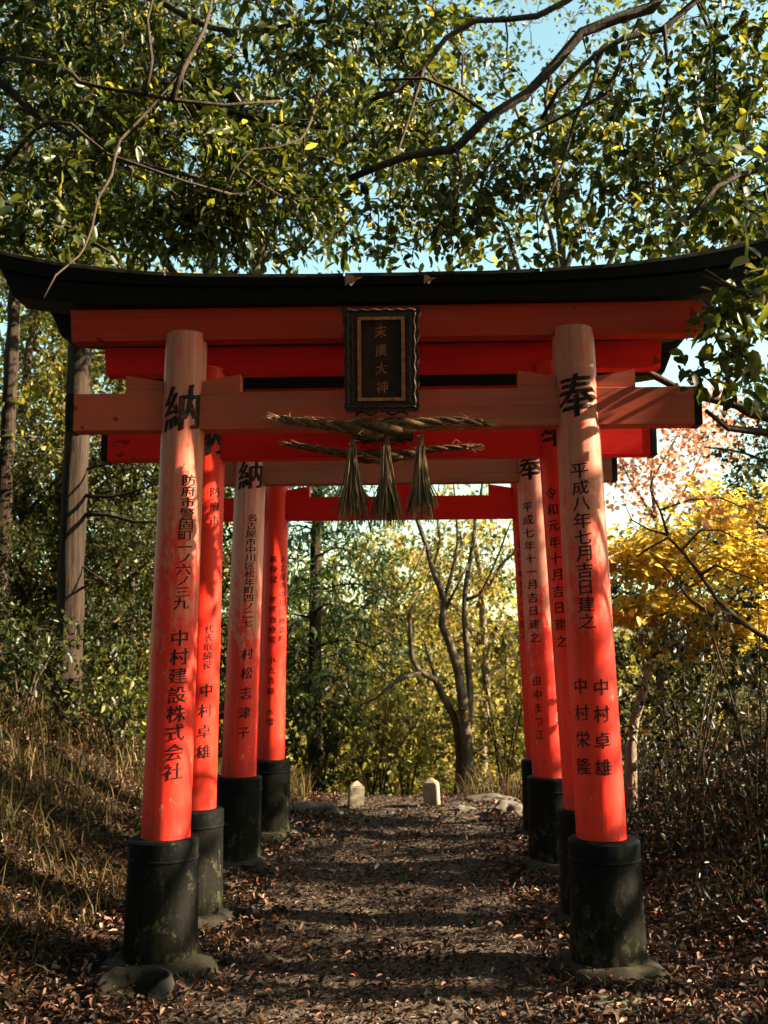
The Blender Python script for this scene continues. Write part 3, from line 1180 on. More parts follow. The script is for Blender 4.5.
for px_, Y, hh, lab, tl in ((355.5, 9.75, .25, 'small pale stone marker post with rounded top, left of the path end', 3), (432, 9.75, .25, 'small pale stone marker post leaning slightly, right of the other beyond the path', -3)):
    bm = bmesh.new()
    w_ = .068
    prof = [(w_, -.1), (w_ * .98, hh * .80), (w_ * .12, hh * 1.0)]
    rings = []
    for r, z in prof:
        rings.append([bm.verts.new((r * a, r * .8 * b, z)) for a, b in ((-1, -1), (1, -1), (1, 1), (-1, 1))])
    for a, b in zip(rings, rings[1:]):
        for k in range(4):
            bm.faces.new((a[k], a[(k + 1) % 4], b[(k + 1) % 4], b[k]))
    bm.faces.new(rings[-1])
    bm.faces.new(rings[0][::-1])
    bmesh.ops.bevel(bm, geom=bm.edges[:], offset=.007, segments=2, affect='EDGES')
    bmesh.ops.subdivide_edges(bm, edges=[e for e in bm.edges if e.calc_length() > .03], cuts=3, use_grid_fill=True)
    for v in bm.verts:
        v.co += Vector((noise.noise(v.co * 22 + Vector((px_, 0, 0))), noise.noise(v.co * 22 + Vector((0, px_, 0))), .5 * noise.noise(v.co * 22 + Vector((0, 0, px_))))) * .006
    o = bm_obj('stone_marker', bm, M['stone_pale'])
    smooth_by_angle(o, 25)
    o.location = on_ground(px_, 806, Y)
    o.rotation_euler = (0, R(tl), R(tl * 4))
    tag(o, lab, 'stone marker', 'stone markers at the path end')

rock('rock', on_ground(308, 815, 9.3, -.02), (.19, .14, .12), 1, 'stone_grey', 'broad grey rock beside the last gate, left of the path')
rock('rock', on_ground(330, 818, 9.2, -.02), (.13, .11, .10), 2, 'stone_grey', 'smaller grey rock beside the broad one, towards the left stone marker', rz=1)
rock('rock', on_ground(295, 822, 8.9, -.02), (.10, .10, .06), 3, 'stone_grey', 'low pale rock at the foot of the last gate', rz=2)
rock('rock', on_ground(462, 812, 9.5, -.02), (.11, .07, .06), 4, 'stone_grey', 'flat pale rock embedded in the path end near the right marker', rz=.4)
rock('rock', on_ground(490, 806, 9.9, .0), (.24, .075, .08), 5, 'stone_grey', 'long pale log-shaped rock lying beyond the path right of the markers', rz=.05)
rock('rock', on_ground(511, 812, 9.3, -.02), (.17, .13, .12), 6, 'stone_grey', 'dark angular rock between the long rock and the last gate', rz=.8)
rock('rock', on_ground(385, 814, 9.4, -.03), (.18, .10, .045), 7, 'stone_grey', 'flat rock sunk in the path between the two markers', rz=.2)
rock('rock', on_ground(410, 818, 9.1, -.03), (.14, .09, .04), 8, 'stone_grey', 'small flat rock just in front of the sunk one at the path end', rz=2.2)
rock('rock', on_ground(229, 890, 6.35, .0), (.085, .08, .06), 9, 'stone_base', 'round mossy stone between the second and third gates at left')
rock('flat_stone', on_ground(617, 1016, 4.45, -.005), (.13, .10, .03), 10, 'stone_moss', 'flat greenish stone half buried in leaves near the front right pillar', 'stone', rz=.5)

# broken stone basin, half buried: the back and right of its wall still stand
bm = bmesh.new()
prev = None
for i in range(41):
    a = R(-62 + 262 * i / 40)
    e = min(1, i / 6, (40 - i) / 6)
    hgt = .02 + .07 * e ** .5 + .014 * noise.noise(Vector((a * 2.3, 1, 5)))
    ring = []
    for rr, z in ((.160, -.08), (.162, hgt * .6), (.154, hgt), (.140, hgt * 1.01), (.130, hgt * .75), (.12, -.01), (.10, -.05)):
        k = 1 + .07 * noise.noise(Vector((a * 1.2, z * 9, 3)))
        ring.append(bm.verts.new((math.cos(a) * rr * k, math.sin(a) * rr * k, z)))
    if prev:
        for j in range(6):
            bm.faces.new((prev[j], ring[j], ring[j + 1], prev[j + 1]))
    else:
        bm.faces.new(ring)
    prev = ring
bm.faces.new(prev[::-1])
M['basin'] = stone_mat('shade_darkened_stone', (.012, .010, .008), (.030, .026, .020), (.006, .005, .004), .8, 5)  # stone darkened all over in place of the shade it lies in
pot = bm_obj('stone_basin', bm, M['basin'], smooth=True)
pot.location = on_ground(133, 1006, 4.5, -.012)
tag(pot, 'broken round stone basin half buried in leaves near the front left pillar', 'basin')


# ------------------------------------------------------------------ litter
def litter(name, n, xf, yf, mat, Lr, tilt, seed, keep=None, lift=.012):
    g = np.random.default_rng(seed)
    x, y = xf(g, n), yf(g, n)
    if keep is not None:
        k = keep(x, y, g)
        x, y = x[k], y[k]
    n = len(x)
    z = gz(x, y) + lift * (.4 + g.random(n)) + .004
    a = g.random(n) * 2 * np.pi
    D = np.stack([np.cos(a), np.sin(a), g.normal(size=n) * tilt], 1)
    N = norm(np.stack([g.normal(size=n) * tilt, g.normal(size=n) * tilt, np.ones(n)], 1))
    sz = Lr[0] + (Lr[1] - Lr[0]) * g.random(n) ** 1.5
    P = np.stack([x, y, z], 1) - D * sz[:, None] * .5
    rn = np.clip(.42 + g.normal(size=n) * .24, 0, .93)
    rn = np.where(g.random(n) < .012, 1.0, rn)
    V_, F_, rr = leaves(P, D, N, sz, sz * (.14 + .18 * g.random(n)), rn, .5, .3)
    return tag(mk(name, V_, F_, M[mat], None, rr), kind='stuff')


def bynear(g, n, a=3.6, b=11.2):
    u = g.random(n)
    return a * (b / a) ** u


litter('fallen_leaves', 78000, lambda g, n: -4.2 + 8.2 * g.random(n), lambda g, n: bynear(g, n), 'litter', (.016, .056), .5, 21,
       lambda x, y, g: (np.hypot(x - pot.location.x, y - pot.location.y) > .125) & (np.abs(x - PX + .1 * np.sin(y * 2)) > .50 + .35 * g.random(len(x))) | (np.hypot(x - pot.location.x, y - pot.location.y) > .125) & (g.random(len(x)) < .10), .03)
litter('trodden_leaves', 14000, lambda g, n: PX + g.normal(size=n) * .55, lambda g, n: bynear(g, n), 'trodden', (.011, .042), .3, 22, None, .012)


# ------------------------------------------------------------------ grass and brush
def blades(name, x, y, h, w, lean, mat, seed, zoff=0.0):
    g = np.random.default_rng(seed)
    n = len(x)
    B = np.stack([x, y, gz(x, y) + zoff - .01], 1)
    a = g.random(n) * 2 * np.pi
    ld = np.stack([np.cos(a), np.sin(a), np.zeros(n)], 1)
    b = a + np.pi / 2 + g.normal(size=n) * .5
    sd = np.stack([np.cos(b), np.sin(b), np.zeros(n)], 1)
    le = (lean * (.2 + g.random(n)))[:, None]
    h = h[:, None]
    w = w[:, None]
    pts = []
    for t, ww in ((0, .8), (.35, 1), (.7, .75)):
        c = B + np.array([[0, 0, 1.]]) * h * (t - .25 * le * t * t) + ld * h * le * t * t
        pts += [c - sd * w * ww, c + sd * w * ww]
    pts.append(B + np.array([[0, 0, 1.]]) * h * (1 - .4 * le) + ld * h * le * 1.15)
    V_ = np.stack(pts, 1).reshape(-1, 3)
    o = np.arange(n)[:, None] * 7
    F_ = [np.concatenate([o + np.array([[0, 1, 3, 2]]), o + np.array([[2, 3, 5, 4]])]), o + np.array([[4, 5, 6]])]
    rn = np.clip(.5 + g.normal(size=n) * .25, 0, 1)
    return tag(mk(name, V_, F_, M[mat], None, np.repeat(rn, 7)), kind='stuff')


def clumpy(n, x0, x1, y0, y1, seed, thr=0.0, fr=1.3):
    g = np.random.default_rng(seed)
    X, Y = [], []
    while len(X) < n:
        x, y = x0 + (x1 - x0) * g.random(), y0 + (y1 - y0) * g.random()
        if noise.noise(Vector((x * fr, y * fr, seed))) + .35 * g.normal() > thr:
            X.append(x)
            Y.append(y)
    return np.array(X), np.array(Y)


g = np.random.default_rng(5)
x, y = clumpy(9500, -6.0, -1.75, 5.6, 11.2, 31, .05)
k = x < -1.75 - .35 * np.abs(np.sin(y * 3)) - .25 * (y < 6.6)
x, y = x[k], y[k]
hh = (.08 + .28 * g.random(len(x)) ** 1.8) * np.clip((-1.55 - x) / 1.1, .35, 1.2)
blades('dry_grass', x, y, hh, .0028 + .0035 * g.random(len(x)), 1.3 * g.random(len(x)) + .25, 'grass', 32)
x, y = clumpy(1300, -2.6, -1.25, 8.9, 10.6, 33, -.2)
blades('dry_grass', x, y, .12 + .25 * g.random(len(x)), .002 + .003 * g.random(len(x)), .9 * g.random(len(x)) + .2, 'grass', 34)
x, y = clumpy(3000, -4.2, -1.72, 4.2, 6.6, 37, .05)
blades('dry_grass', x, y, .06 + .24 * g.random(len(x)) ** 2, .002 + .002 * g.random(len(x)), 1.4 * g.random(len(x)) + .3, 'grass', 38)
x, y = clumpy(500, .15, 1.3, 9.9, 10.8, 39, -.1)
blades('dry_grass', x, y, .1 + .35 * g.random(len(x)) ** 2, .002 + .002 * g.random(len(x)), .9 * g.random(len(x)) + .2, 'grass', 40)

x, y = clumpy(3600, 1.25, 5.5, 5.2, 10.8, 41, -.1)
k = x > 1.35 + .25 * np.sin(y * 4)
x, y = x[k], y[k]
hh = (.15 + .75 * g.random(len(x)) ** 2) * np.clip((x - .9) / 1.1, .3, 1.15)
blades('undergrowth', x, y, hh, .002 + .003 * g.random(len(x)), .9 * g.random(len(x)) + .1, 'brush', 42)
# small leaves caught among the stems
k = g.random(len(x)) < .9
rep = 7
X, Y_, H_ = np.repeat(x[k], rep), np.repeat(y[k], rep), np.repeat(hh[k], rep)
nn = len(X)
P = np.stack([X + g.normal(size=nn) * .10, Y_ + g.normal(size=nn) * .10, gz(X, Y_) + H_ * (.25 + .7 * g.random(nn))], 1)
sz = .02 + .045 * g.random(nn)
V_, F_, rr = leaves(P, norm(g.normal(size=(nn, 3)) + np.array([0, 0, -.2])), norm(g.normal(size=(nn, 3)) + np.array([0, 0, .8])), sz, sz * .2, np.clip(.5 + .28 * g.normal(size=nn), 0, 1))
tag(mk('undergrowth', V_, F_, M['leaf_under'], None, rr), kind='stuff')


# ------------------------------------------------------------------ trees
def pxl(*pts):
    return [at(*p) for p in pts]


def tree(name, label, cat='tree', group=None, loc=(0, 0, 0)):
    return tag(empty(name, loc), label, cat, group)


def rel(root, limbs, vols):
    o = np.array(root.location)
    return ([([np.array(p) - o for p in pts], a, b) for pts, a, b in limbs], [(np.array(c) - o, r, n) for c, r, n in vols])


GT = 'trees around the gates'
# --- 1 tree rooted left of the frame: its limbs carry the canopy above the left half of the gate
b0 = np.array((-5.4, 7.6, float(gz(-5.4, 7.6))))
T1 = tree('evergreen_tree', 'broad evergreen tree whose leafy limbs hang over the left end of the front gate', 'tree', GT, tuple(b0))
limbs = [([b0 + [.05, .05, 3.6]] + pxl((-40, 200, 7.0), (47, 122, 6.0), (109, 154, 5.9), (142, 166, 5.9), (180, 182, 6.0), (230, 196, 6.2)), .03, .008),
         ([b0 + [.1, .1, 5.0]] + pxl((-30, 60, 7.0), (60, 66, 6.2), (78, 81, 6.0), (146, 94, 5.9), (172, 99, 5.9), (225, 104, 6.0), (280, 103, 6.2)), .032, .009),
         (pxl((172, 99, 5.9), (184, 68, 5.9), (204, 30, 6.0), (214, -10, 6.2)), .02, .008), (pxl((146, 94, 5.9), (152, 60, 5.9), (148, 20, 6.0), (160, -20, 6.1)), .014, .006),
         (pxl((320, 90, 7.2), (300, 140, 6.2), (252, 150, 6.0), (235, 170, 5.9), (222, 195, 5.9)), .016, .004), (pxl((240, 170, 5.9), (262, 185, 5.9), (282, 196, 6.0)), .008, .003),
         ([b0 + [0, 0, -.2], b0 + [.1, 0, 2], b0 + [-.1, .1, 4.2], b0 + [.2, .2, 6.2], b0 + [.5, .3, 8.6]], .22, .07),
         ([b0 + [0, .0, 3.2]] + pxl((-60, 80, 7.3), (47, 122, 7.1), (109, 154, 6.9), (142, 164, 6.7), (200, 176, 6.5)), .075, .014),
         ([b0 + [0, .1, 3.9]] + pxl((-40, 60, 7.8), (78, 81, 7.7), (146, 94, 7.6), (172, 99, 7.5), (262, 120, 7.4), (330, 128, 7.3)), .085, .014),
         ([b0 + [.1, .1, 4.8]] + pxl((0, 0, 8.0), (120, -10, 8), (230, 30, 7.8), (330, 20, 7.6)), .07, .015),
         ([b0 + [.2, .1, 5.6]] + pxl((-20, -70, 7.6), (120, -110, 7.5), (260, -100, 7.5)), .07, .015),
         (pxl((186, 60, 5.9), (182, 70, 5.95), (151, 107, 6.0), (120, 140, 5.9), (112, 175, 5.7), (99, 198, 5.5), (92, 228, 5.2), (78, 255, 4.8), (56, 275, 4.6), (44, 298, 4.55)), .012, .004),
         ([b0 + [0, .0, 2.6]] + pxl((-50, 240, 6.6), (20, 215, 6.2), (70, 228, 6.0), (110, 250, 5.8)), .05, .008)]
vols = [(at(60, 60, 7.4), (1.5, 1.2, .9), 330), (at(200, 60, 7.4), (1.3, 1.2, .8), 320), (at(320, 70, 7.4), (1.0, 1.0, .75), 200),
        (at(100, 170, 6.8), (1.2, .9, .55), 270), (at(230, 190, 6.9), (1.0, .8, .5), 240), (at(200, -90, 7.3), (2.4, 1.6, .8), 200),
        (at(45, 235, 6.1), (.55, .5, .22), 50), (b0 + [1.6, -.2, 9.3], (2.6, 2.6, .9), 330)]  # last one: high crown above the frame, added to block overhead sky
grow(T1, *rel(T1, limbs, vols), 'leaf_ever', 'bark_dark', nl=11, L=.088, wr=.22, spread=.18, seed=3, nfreq=1.4, thr=.06, twig=.0075)

# --- 2 evergreen behind the left pillars, filling the sky over the middle left
b0 = np.array((at(186, 700, 10.4)[0], 10.4, 0)); b0[2] = float(gz(b0[0], b0[1]))
T2 = tree('evergreen_tree', 'dense evergreen tree standing behind the left pillars, crown above the front lintel', 'tree', GT, tuple(b0))
limbs = [([b0 + [0, 0, -.2], b0 + [0, 0, 2.5], b0 + [.15, 0, 4.5], b0 + [.1, .1, 7.5]], .16, .05),
         ([b0 + [.1, 0, 3.6]] + pxl((300, 180, 10), (420, 120, 9.6)), .06, .012), ([b0 + [.1, 0, 3.2]] + pxl((110, 250, 10), (30, 190, 9.8)), .06, .012),
         ([b0 + [.1, 0, 5.4]] + pxl((300, 30, 10), (400, -20, 9.6)), .05, .012), ([b0 + [.1, 0, 4.6], b0 + [-.6, -.8, 5.6], b0 + [-.9, -1.7, 6.2]], .05, .012)]
vols = [(at(210, 200, 9.8), (1.7, 1.2, .6), 190), (at(340, 170, 9.7), (1.05, 1.0, .75), 200), (at(60, 150, 10), (1.3, 1.2, .8), 110),
        (at(240, 60, 10), (1.8, 1.2, 1.2), 210), (at(60, 20, 10.4), (1.3, 1.2, 1.2), 110)]
grow(T2, *rel(T2, limbs, vols), 'leaf_ever', 'bark_dark', nl=9, L=.115, wr=.24, spread=.22, seed=5, nfreq=1.2, thr=.06, twig=.006)

# --- 3 tree rooted right of the frame: long bare limbs across the sky, leaf sprays at their ends
b0 = np.array((4.4, 6.6, 0)); b0[2] = float(gz(b0[0], b0[1]))
T3 = tree('evergreen_tree', 'evergreen tree right of the gate with long dark limbs crossing the open sky', 'tree', GT, tuple(b0))
bt = b0 + np.array([0, 0, 0])
limbs = [([b0 + [.2, 0, -.2], b0 + [.1, 0, 1.6], b0 + [0, .1, 3.4], b0 + [-.1, .1, 5.2], b0 + [-.2, .1, 7.4]], .20, .08),
         ([b0 + [-.05, .1, 4.6]] + pxl((760, -40, 6.0), (698, 0, 6.0), (663, 25, 6.0), (622, 38, 6.0), (597, 56, 6.0), (560, 92, 6.0), (540, 120, 6.1)), .055, .012),
         ([b0 + [-.05, .1, 4.2]] + pxl((740, -30, 6.2), (653, 5, 6.15), (622, 15, 6.15), (582, 35, 6.15), (552, 66, 6.15), (526, 93, 6.15), (486, 119, 6.15), (456, 146, 6.2), (410, 154, 6.2), (350, 178, 6.3)), .068, .022),
         ([b0 + [-.1, .1, 5.2]] + pxl((680, -50, 6.6), (569, 0, 6.6), (537, 15, 6.6), (476, 20, 6.6), (446, 40, 6.6), (425, 66, 6.6), (400, 91, 6.6), (372, 105, 6.6)), .052, .014),
         (pxl((456, 146, 6.2), (488, 114, 6.25), (456, 91, 6.3), (425, 78, 6.3), (380, 80, 6.3)), .02, .008),
         ([b0 + [0, 0, 1.9]] + pxl((800, 425, 6.2), (735, 405, 6.1), (690, 395, 6.1), (650, 375, 6.1), (630, 368, 6.1)), .055, .018),
         (pxl((601, 50, 6.0), (594, 82, 6.02), (575, 120, 6.05), (562, 165, 6.05), (540, 215, 6.05)), .016, .005),
         (pxl((640, 20, 6.15), (622, 60, 6.15), (606, 95, 6.1), (560, 118, 6.1), (500, 150, 6.1), (470, 190, 6.1)), .02, .006),
         ([b0 + [-.1, .1, 4.9]] + pxl((722, -20, 6.6), (714, 40, 6.5), (716, 100, 6.5), (700, 150, 6.5), (660, 175, 6.6), (610, 215, 6.05)), .024, .006),
         (pxl((664, 25, 6.0), (668, 70, 6.05), (660, 120, 6.05), (650, 160, 6.05)), .013, .005), (pxl((552, 66, 6.15), (545, 100, 6.15), (548, 140, 6.15), (525, 175, 6.15), (515, 215, 6.15)), .013, .004),
         (pxl((456, 146, 6.2), (462, 175, 6.15), (450, 215, 6.15), (452, 250, 6.15)), .010, .004), (pxl((425, 66, 6.6), (405, 130, 6.5), (392, 180, 6.3), (386, 240, 6.3)), .012, .004),
         (pxl((790, 436, 6.2), (768, 432, 6.2), (728, 428, 6.1), (706, 412, 6.0)), .035, .012),
         ([b0 + [0, -.1, 2.9]] + pxl((830, 180, 5.4), (770, 170, 5.0), (720, 185, 4.8), (690, 215, 4.7)), .04, .01),
         ([b0 + [0, -.1, 2.4]] + pxl((830, 330, 5.0), (780, 300, 4.6), (735, 290, 4.45), (705, 270, 4.4)), .03, .006),
         ([b0 + [0, .1, 5.8]] + pxl((700, -120, 6.5), (560, -120, 6.5), (470, -80, 6.5)), .05, .012)]
vols = [(at(560, 200, 7.0), (1.2, .8, .42), 165), (at(660, 200, 6.9), (1.0, .9, .55), 140), (at(470, 220, 7.1), (.95, .9, .36), 115), (at(690, 90, 6.4), (.7, .7, .4), 130),
        (at(730, 30, 6.4), (.6, .7, .4), 60), (at(560, 110, 7.2), (.7, .5, .3), 50), (at(430, 130, 7.4), (.55, .5, .35), 80), (at(430, 30, 7.6), (.45, .5, .35), 60),
        (at(740, 210, 5.2), (.4, .5, .42), 75), (at(560, -110, 7.3), (1.6, 1.0, .5), 160)]
grow(T3, *rel(T3, limbs, vols), 'leaf_ever', 'bark_dark', nl=8, L=.074, wr=.32, spread=.19, seed=8, nfreq=1.9, thr=-.12, twig=.0075, maxtwig=1.8)
C3 = vol_points([(at(738, 300, 4.5), (.20, .25, .20), 20), (at(734, 360, 4.5), (.18, .25, .13), 18), (at(758, 285, 4.5), (.10, .2, .08), 9)], 2.0, -.3, 9)
bb = at(790, 300, 4.6)
T3b = tree('camellia_tree', 'camellia with large glossy leaves in front of the right end of the front lintel', 'tree', GT, (3.0, 4.9, float(gz(3.0, 4.9))))
b1 = np.array(T3b.location)
limbs = [([b1 + [0, 0, -.1], b1 + [.05, 0, 1.0], b1 + [0, -.05, 2.2], b1 + [-.1, -.1, 3.2], b1 + [-.15, -.1, 4.3]], .06, .015),
         ([b1 + [0, -.05, 2.2]] + pxl((800, 330, 4.7), (760, 300, 4.5), (725, 285, 4.45), (704, 275, 4.4)), .02, .005),
         ([b1 + [0, -.05, 1.9]] + pxl((800, 400, 4.7), (765, 372, 4.5), (735, 350, 4.45)), .016, .005)]
grow(T3b, *rel(T3b, limbs, []), 'leaf_ever', 'bark_dark', nl=8, L=.085, wr=.25, spread=.13, seed=12, twig=.004, clusters=C3 - b1)

b0 = np.array((at(566, 700, 12.2)[0], 12.2, 0)); b0[2] = float(gz(b0[0], b0[1]))
T4 = tree('broadleaf_tree', 'airy small-leaved tree behind the right pillars, crown against the open sky', 'tree', GT, tuple(b0))
limbs = [([b0 + [0, 0, -.3], b0 + [0, 0, 3], b0 + [.1, 0, 5.5], b0 + [0, .1, 9.0]], .13, .03),
         ([b0 + [0, 0, 4.6]] + pxl((500, 220, 12), (430, 150, 11.8), (390, 90, 11.6)), .045, .010), ([b0 + [.05, 0, 5.0]] + pxl((640, 200, 12), (700, 140, 11.8), (760, 100, 11.6)), .045, .010),
         ([b0 + [.1, 0, 6.0]] + pxl((520, 120, 12), (480, 50, 11.8)), .04, .010), ([b0 + [.1, 0, 6.2]] + pxl((620, 110, 12), (660, 40, 12), (700, -20, 12)), .04, .010)]
vols = [(at(450, 190, 12), (1.3, 1.0, .8), 110), (at(560, 130, 12), (1.5, 1.2, 1.1), 130), (at(680, 150, 12), (1.4, 1.2, 1.1), 130), (at(470, 40, 12), (1.3, 1.0, .9), 110), (at(640, 20, 12), (1.6, 1.2, .9), 100), (at(750, 220, 12), (.8, .9, .8), 90)]
grow(T4, *rel(T4, limbs, vols), 'leaf_ever', 'bark_dark', nl=8, L=.085, wr=.28, spread=.22, seed=23, nfreq=1.7, thr=.12, twig=.006, simple_=True)

# --- cedars at left: tall furrowed trunks
def cedar(px_, pyb, Y, r, h, label, seed, nvol=1, low=4.0, seen=()):
    p = at(px_, pyb, Y)
    b = np.array((p[0], Y, float(gz(p[0], Y))))
    T = tree('cedar_tree', label, 'tree', 'tall cedars left of the gates', tuple(b))
    lm = [([np.array((0, 0, -.3)), np.array((0, 0, .3)), np.array((.03, 0, h * .35)), np.array((.10, .03, h * .7)), np.array((.12, .05, h))], r, r * .35)]
    lm[0][0].insert(1, np.array((0, 0, .05)))
    for s in seen:
        lm.append(([np.array(q) - b for q in [at(*w_) for w_ in s[0]]], s[1], s[2]))
    g2 = np.random.default_rng(seed)
    cl = []
    for i in range(int((h - low) * 7)):
        z = low + (h - low) * g2.random()
        a = g2.random() * 2 * np.pi
        ln = (1.0 - (z - low) / (h - low)) * 1.6 + .5
        tip = np.array((math.cos(a) * ln, math.sin(a) * ln, z - .25 * ln + .3))
        lm.append(([np.array((.05, .02, z)), np.array((math.cos(a) * ln * .5, math.sin(a) * ln * .5, z + .12)), tip], .022, .006))
        for j in range(16):
            t = .3 + .75 * g2.random()
            cl.append(np.array((math.cos(a) * ln * t, math.sin(a) * ln * t, z - .2 * t)) + g2.normal(size=3) * .17)
    grow(T, lm, [], 'leaf_conifer', 'bark_cedar', nl=12, L=.11, wr=.11, spread=.2, seed=seed, clusters=np.array(cl), twig=.004, droop=.5, k=16, simple_=True)
    return T


cedar(66, 706, 9.8, .15, 11, 'tall cedar with furrowed brown trunk and dead side boughs, left of the gates', 14, low=5.2,
      seen=((((82, 495, 9.8), (110, 497, 9.6), (140, 490, 9.5), (175, 478, 9.4)), .022, .006), (((84, 515, 9.8), (108, 515, 9.6), (135, 522, 9.5), (170, 522, 9.4)), .026, .01),
            (((80, 565, 9.8), (95, 575, 9.7), (112, 585, 9.6)), .012, .004), (((78, 590, 9.8), (95, 582, 9.6)), .016, .006), (((84, 470, 9.8), (120, 462, 9.7), (150, 470, 9.5)), .016, .005)))
cedar(-5, 700, 11.0, .10, 11, 'tall cedar trunk rising at the left border of the view', 15, low=5.6)
cedar(52, 660, 13.5, .10, 11, 'slender sunlit cedar trunk further back behind the furrowed one', 16, low=5.0)


# --- woodland behind: a few kinds, each placed again and again
def generic(name, label, leafmat, bark, h, w, n, L, seed, nl=9, simple_=False, up=.5, low=.3, wr=.3, thr=-.05, group='woodland beyond the gates', droop=.2, horizontal=0.0, hidden=False):
    T = tree(name, label, 'tree', group, (0, 0, 0))
    g2 = np.random.default_rng(seed)
    lm = [([np.array((0, 0, -.4)), np.array((.05, .02, h * .3)), np.array((-.08, .05, h * .6)), np.array((.05, 0, h * .92))], h * .017, h * .005)]
    for i in range(9):
        a = i * 2.4 + g2.random()
        z = h * (low * .8 + (.85 - low) * i / 9)
        ln = w * (.5 + .5 * g2.random()) * (1 - .3 * i / 9)
        lm.append(([np.array((0, 0, z)), np.array((math.cos(a) * ln * .5, math.sin(a) * ln * .5, z + ln * .35)), np.array((math.cos(a) * ln, math.sin(a) * ln, z + ln * .5))], h * .007, h * .0022))
    vols = []
    for i in range(9):
        a = i * 2.4 + .4 * g2.random()
        t = i / 8
        z = h * (low + (1 - low) * (.08 + .80 * t))
        rr = w * (.62 * math.sin(math.pi * (.22 + .70 * t)))
        vols.append(((math.cos(a) * rr * .8, math.sin(a) * rr * .8, z), (w * .52, w * .52, h * .13), n // 9))
    grow(T, lm, vols, leafmat, bark, nl=nl, L=L, wr=wr, spread=L * 2.2, seed=seed, nfreq=1.0 * 4 / w, thr=thr, simple_=simple_, twig=.006, up=up, droop=droop, horizontal=horizontal)
    return T


def place(proto, spots, first=[True]):
    for i, (px_, Y, sc, lab) in enumerate(spots):
        p = at(px_, 700, Y)
        loc = (p[0], Y, float(gz(p[0], Y)) - .05)
        rz = (i * 2.1 + px_ * .37) % 6.28
        if i == 0:
            proto.location = loc
            proto.rotation_euler = (0, 0, rz)
            proto.scale = (sc, sc, sc)
            proto['label'] = lab
        else:
            copy_tree(proto, loc, rz, sc, lab)


D1 = generic('evergreen_tree', 'x', 'leaf_deep', 'bark_dark', 7.0, 2.3, 1600, .10, 51, 12, True, low=.06)
place(D1, [(20, 11.6, .5, 'dark evergreen tree behind the tall cedar at the left border'), (128, 11.6, .48, 'dark evergreen tree between the furrowed cedar and the left pillars'),
           (-120, 10.6, .6, 'dark evergreen tree outside the left border of the view'),
           (200, 13.5, .6, 'dark evergreen tree glimpsed between the front and third left pillars'), (735, 12.6, .46, 'dark evergreen tree behind the yellow maple'), (815, 11.4, .58, 'dark evergreen tree at the right border above the yellow maple'),
           (660, 13.4, .52, 'dark low evergreen behind the front right pillar')])
D2 = generic('broadleaf_tree', 'x', 'leaf_light', 'bark_grey', 7.0, 2.4, 1200, .085, 52, 12, True, low=.08, thr=.10)
place(D2, [(335, 17.5, 1.08, 'yellow-green broadleaf tree seen through the gates at left of the bare tree'), (60, 14.0, 1.2, 'yellow-green broadleaf tree glowing behind the left cedars'),
           (440, 20, 1.25, 'yellow-green broadleaf tree behind the twisted bare tree'), (20, 12.6, .95, 'yellow-green broadleaf tree just behind the left border cedar'), (150, 17, 1.15, 'tall yellow-green broadleaf tree behind the front left pillar'),
           (525, 17, .6, 'yellow-green broadleaf tree behind the right pillars'), (385, 14.5, .58, 'low yellow-green broadleaf tree just beyond the stone markers')])
D3 = generic('broadleaf_tree', 'x', 'leaf_olive', 'bark_pale', 6.5, 2.3, 1100, .075, 53, 12, True, low=.10, thr=.14)
place(D3, [(395, 17, 1.12, 'olive and rust tinted tree behind the two stone markers'), (480, 16, 1.05, 'olive and rust tinted tree behind the fork of the bare tree'),
           (600, 18, .7, 'olive and rust tinted tree behind the front right pillar'), (-10, 17, 1.25, 'olive tinted tree in the far gap left of the cedars'), (110, 12.8, .9, 'olive tinted tree right behind the furrowed cedar')])

# dark drooping conifer seen through the gate
pcf = at(315, 640, 13.2)
bcf = np.array((pcf[0], 13.2, float(gz(pcf[0], 13.2))))
TC = tree('conifer', 'dark drooping conifer just right of the last left pillar', 'tree', None, tuple(bcf))
lm = [([np.array((0, 0, -.3)), np.array((0, 0, 3)), np.array((.05, 0, 7.5))], .12, .03)]
cl = []
g2 = np.random.default_rng(77)
for i in range(60):
    z = 2.2 + 5.2 * (i / 60)
    a = i * 2.4
    ln = 1.35 * (1 - i / 80)
    lm.append(([np.array((0, 0, z)), np.array((math.cos(a) * ln * .5, math.sin(a) * ln * .5, z + .08)), np.array((math.cos(a) * ln, math.sin(a) * ln, z - .25))], .018, .005))
    for j in range(16):
        t = .25 + .8 * g2.random()
        cl.append(np.array((math.cos(a) * ln * t, math.sin(a) * ln * t, z - .25 * t * t)) + g2.normal(size=3) * .12)
grow(TC, lm, [], 'leaf_conifer', 'bark_cedar', nl=12, L=.13, wr=.10, spread=.2, seed=78, clusters=np.array(cl), twig=.004, droop=.6, simple_=True)

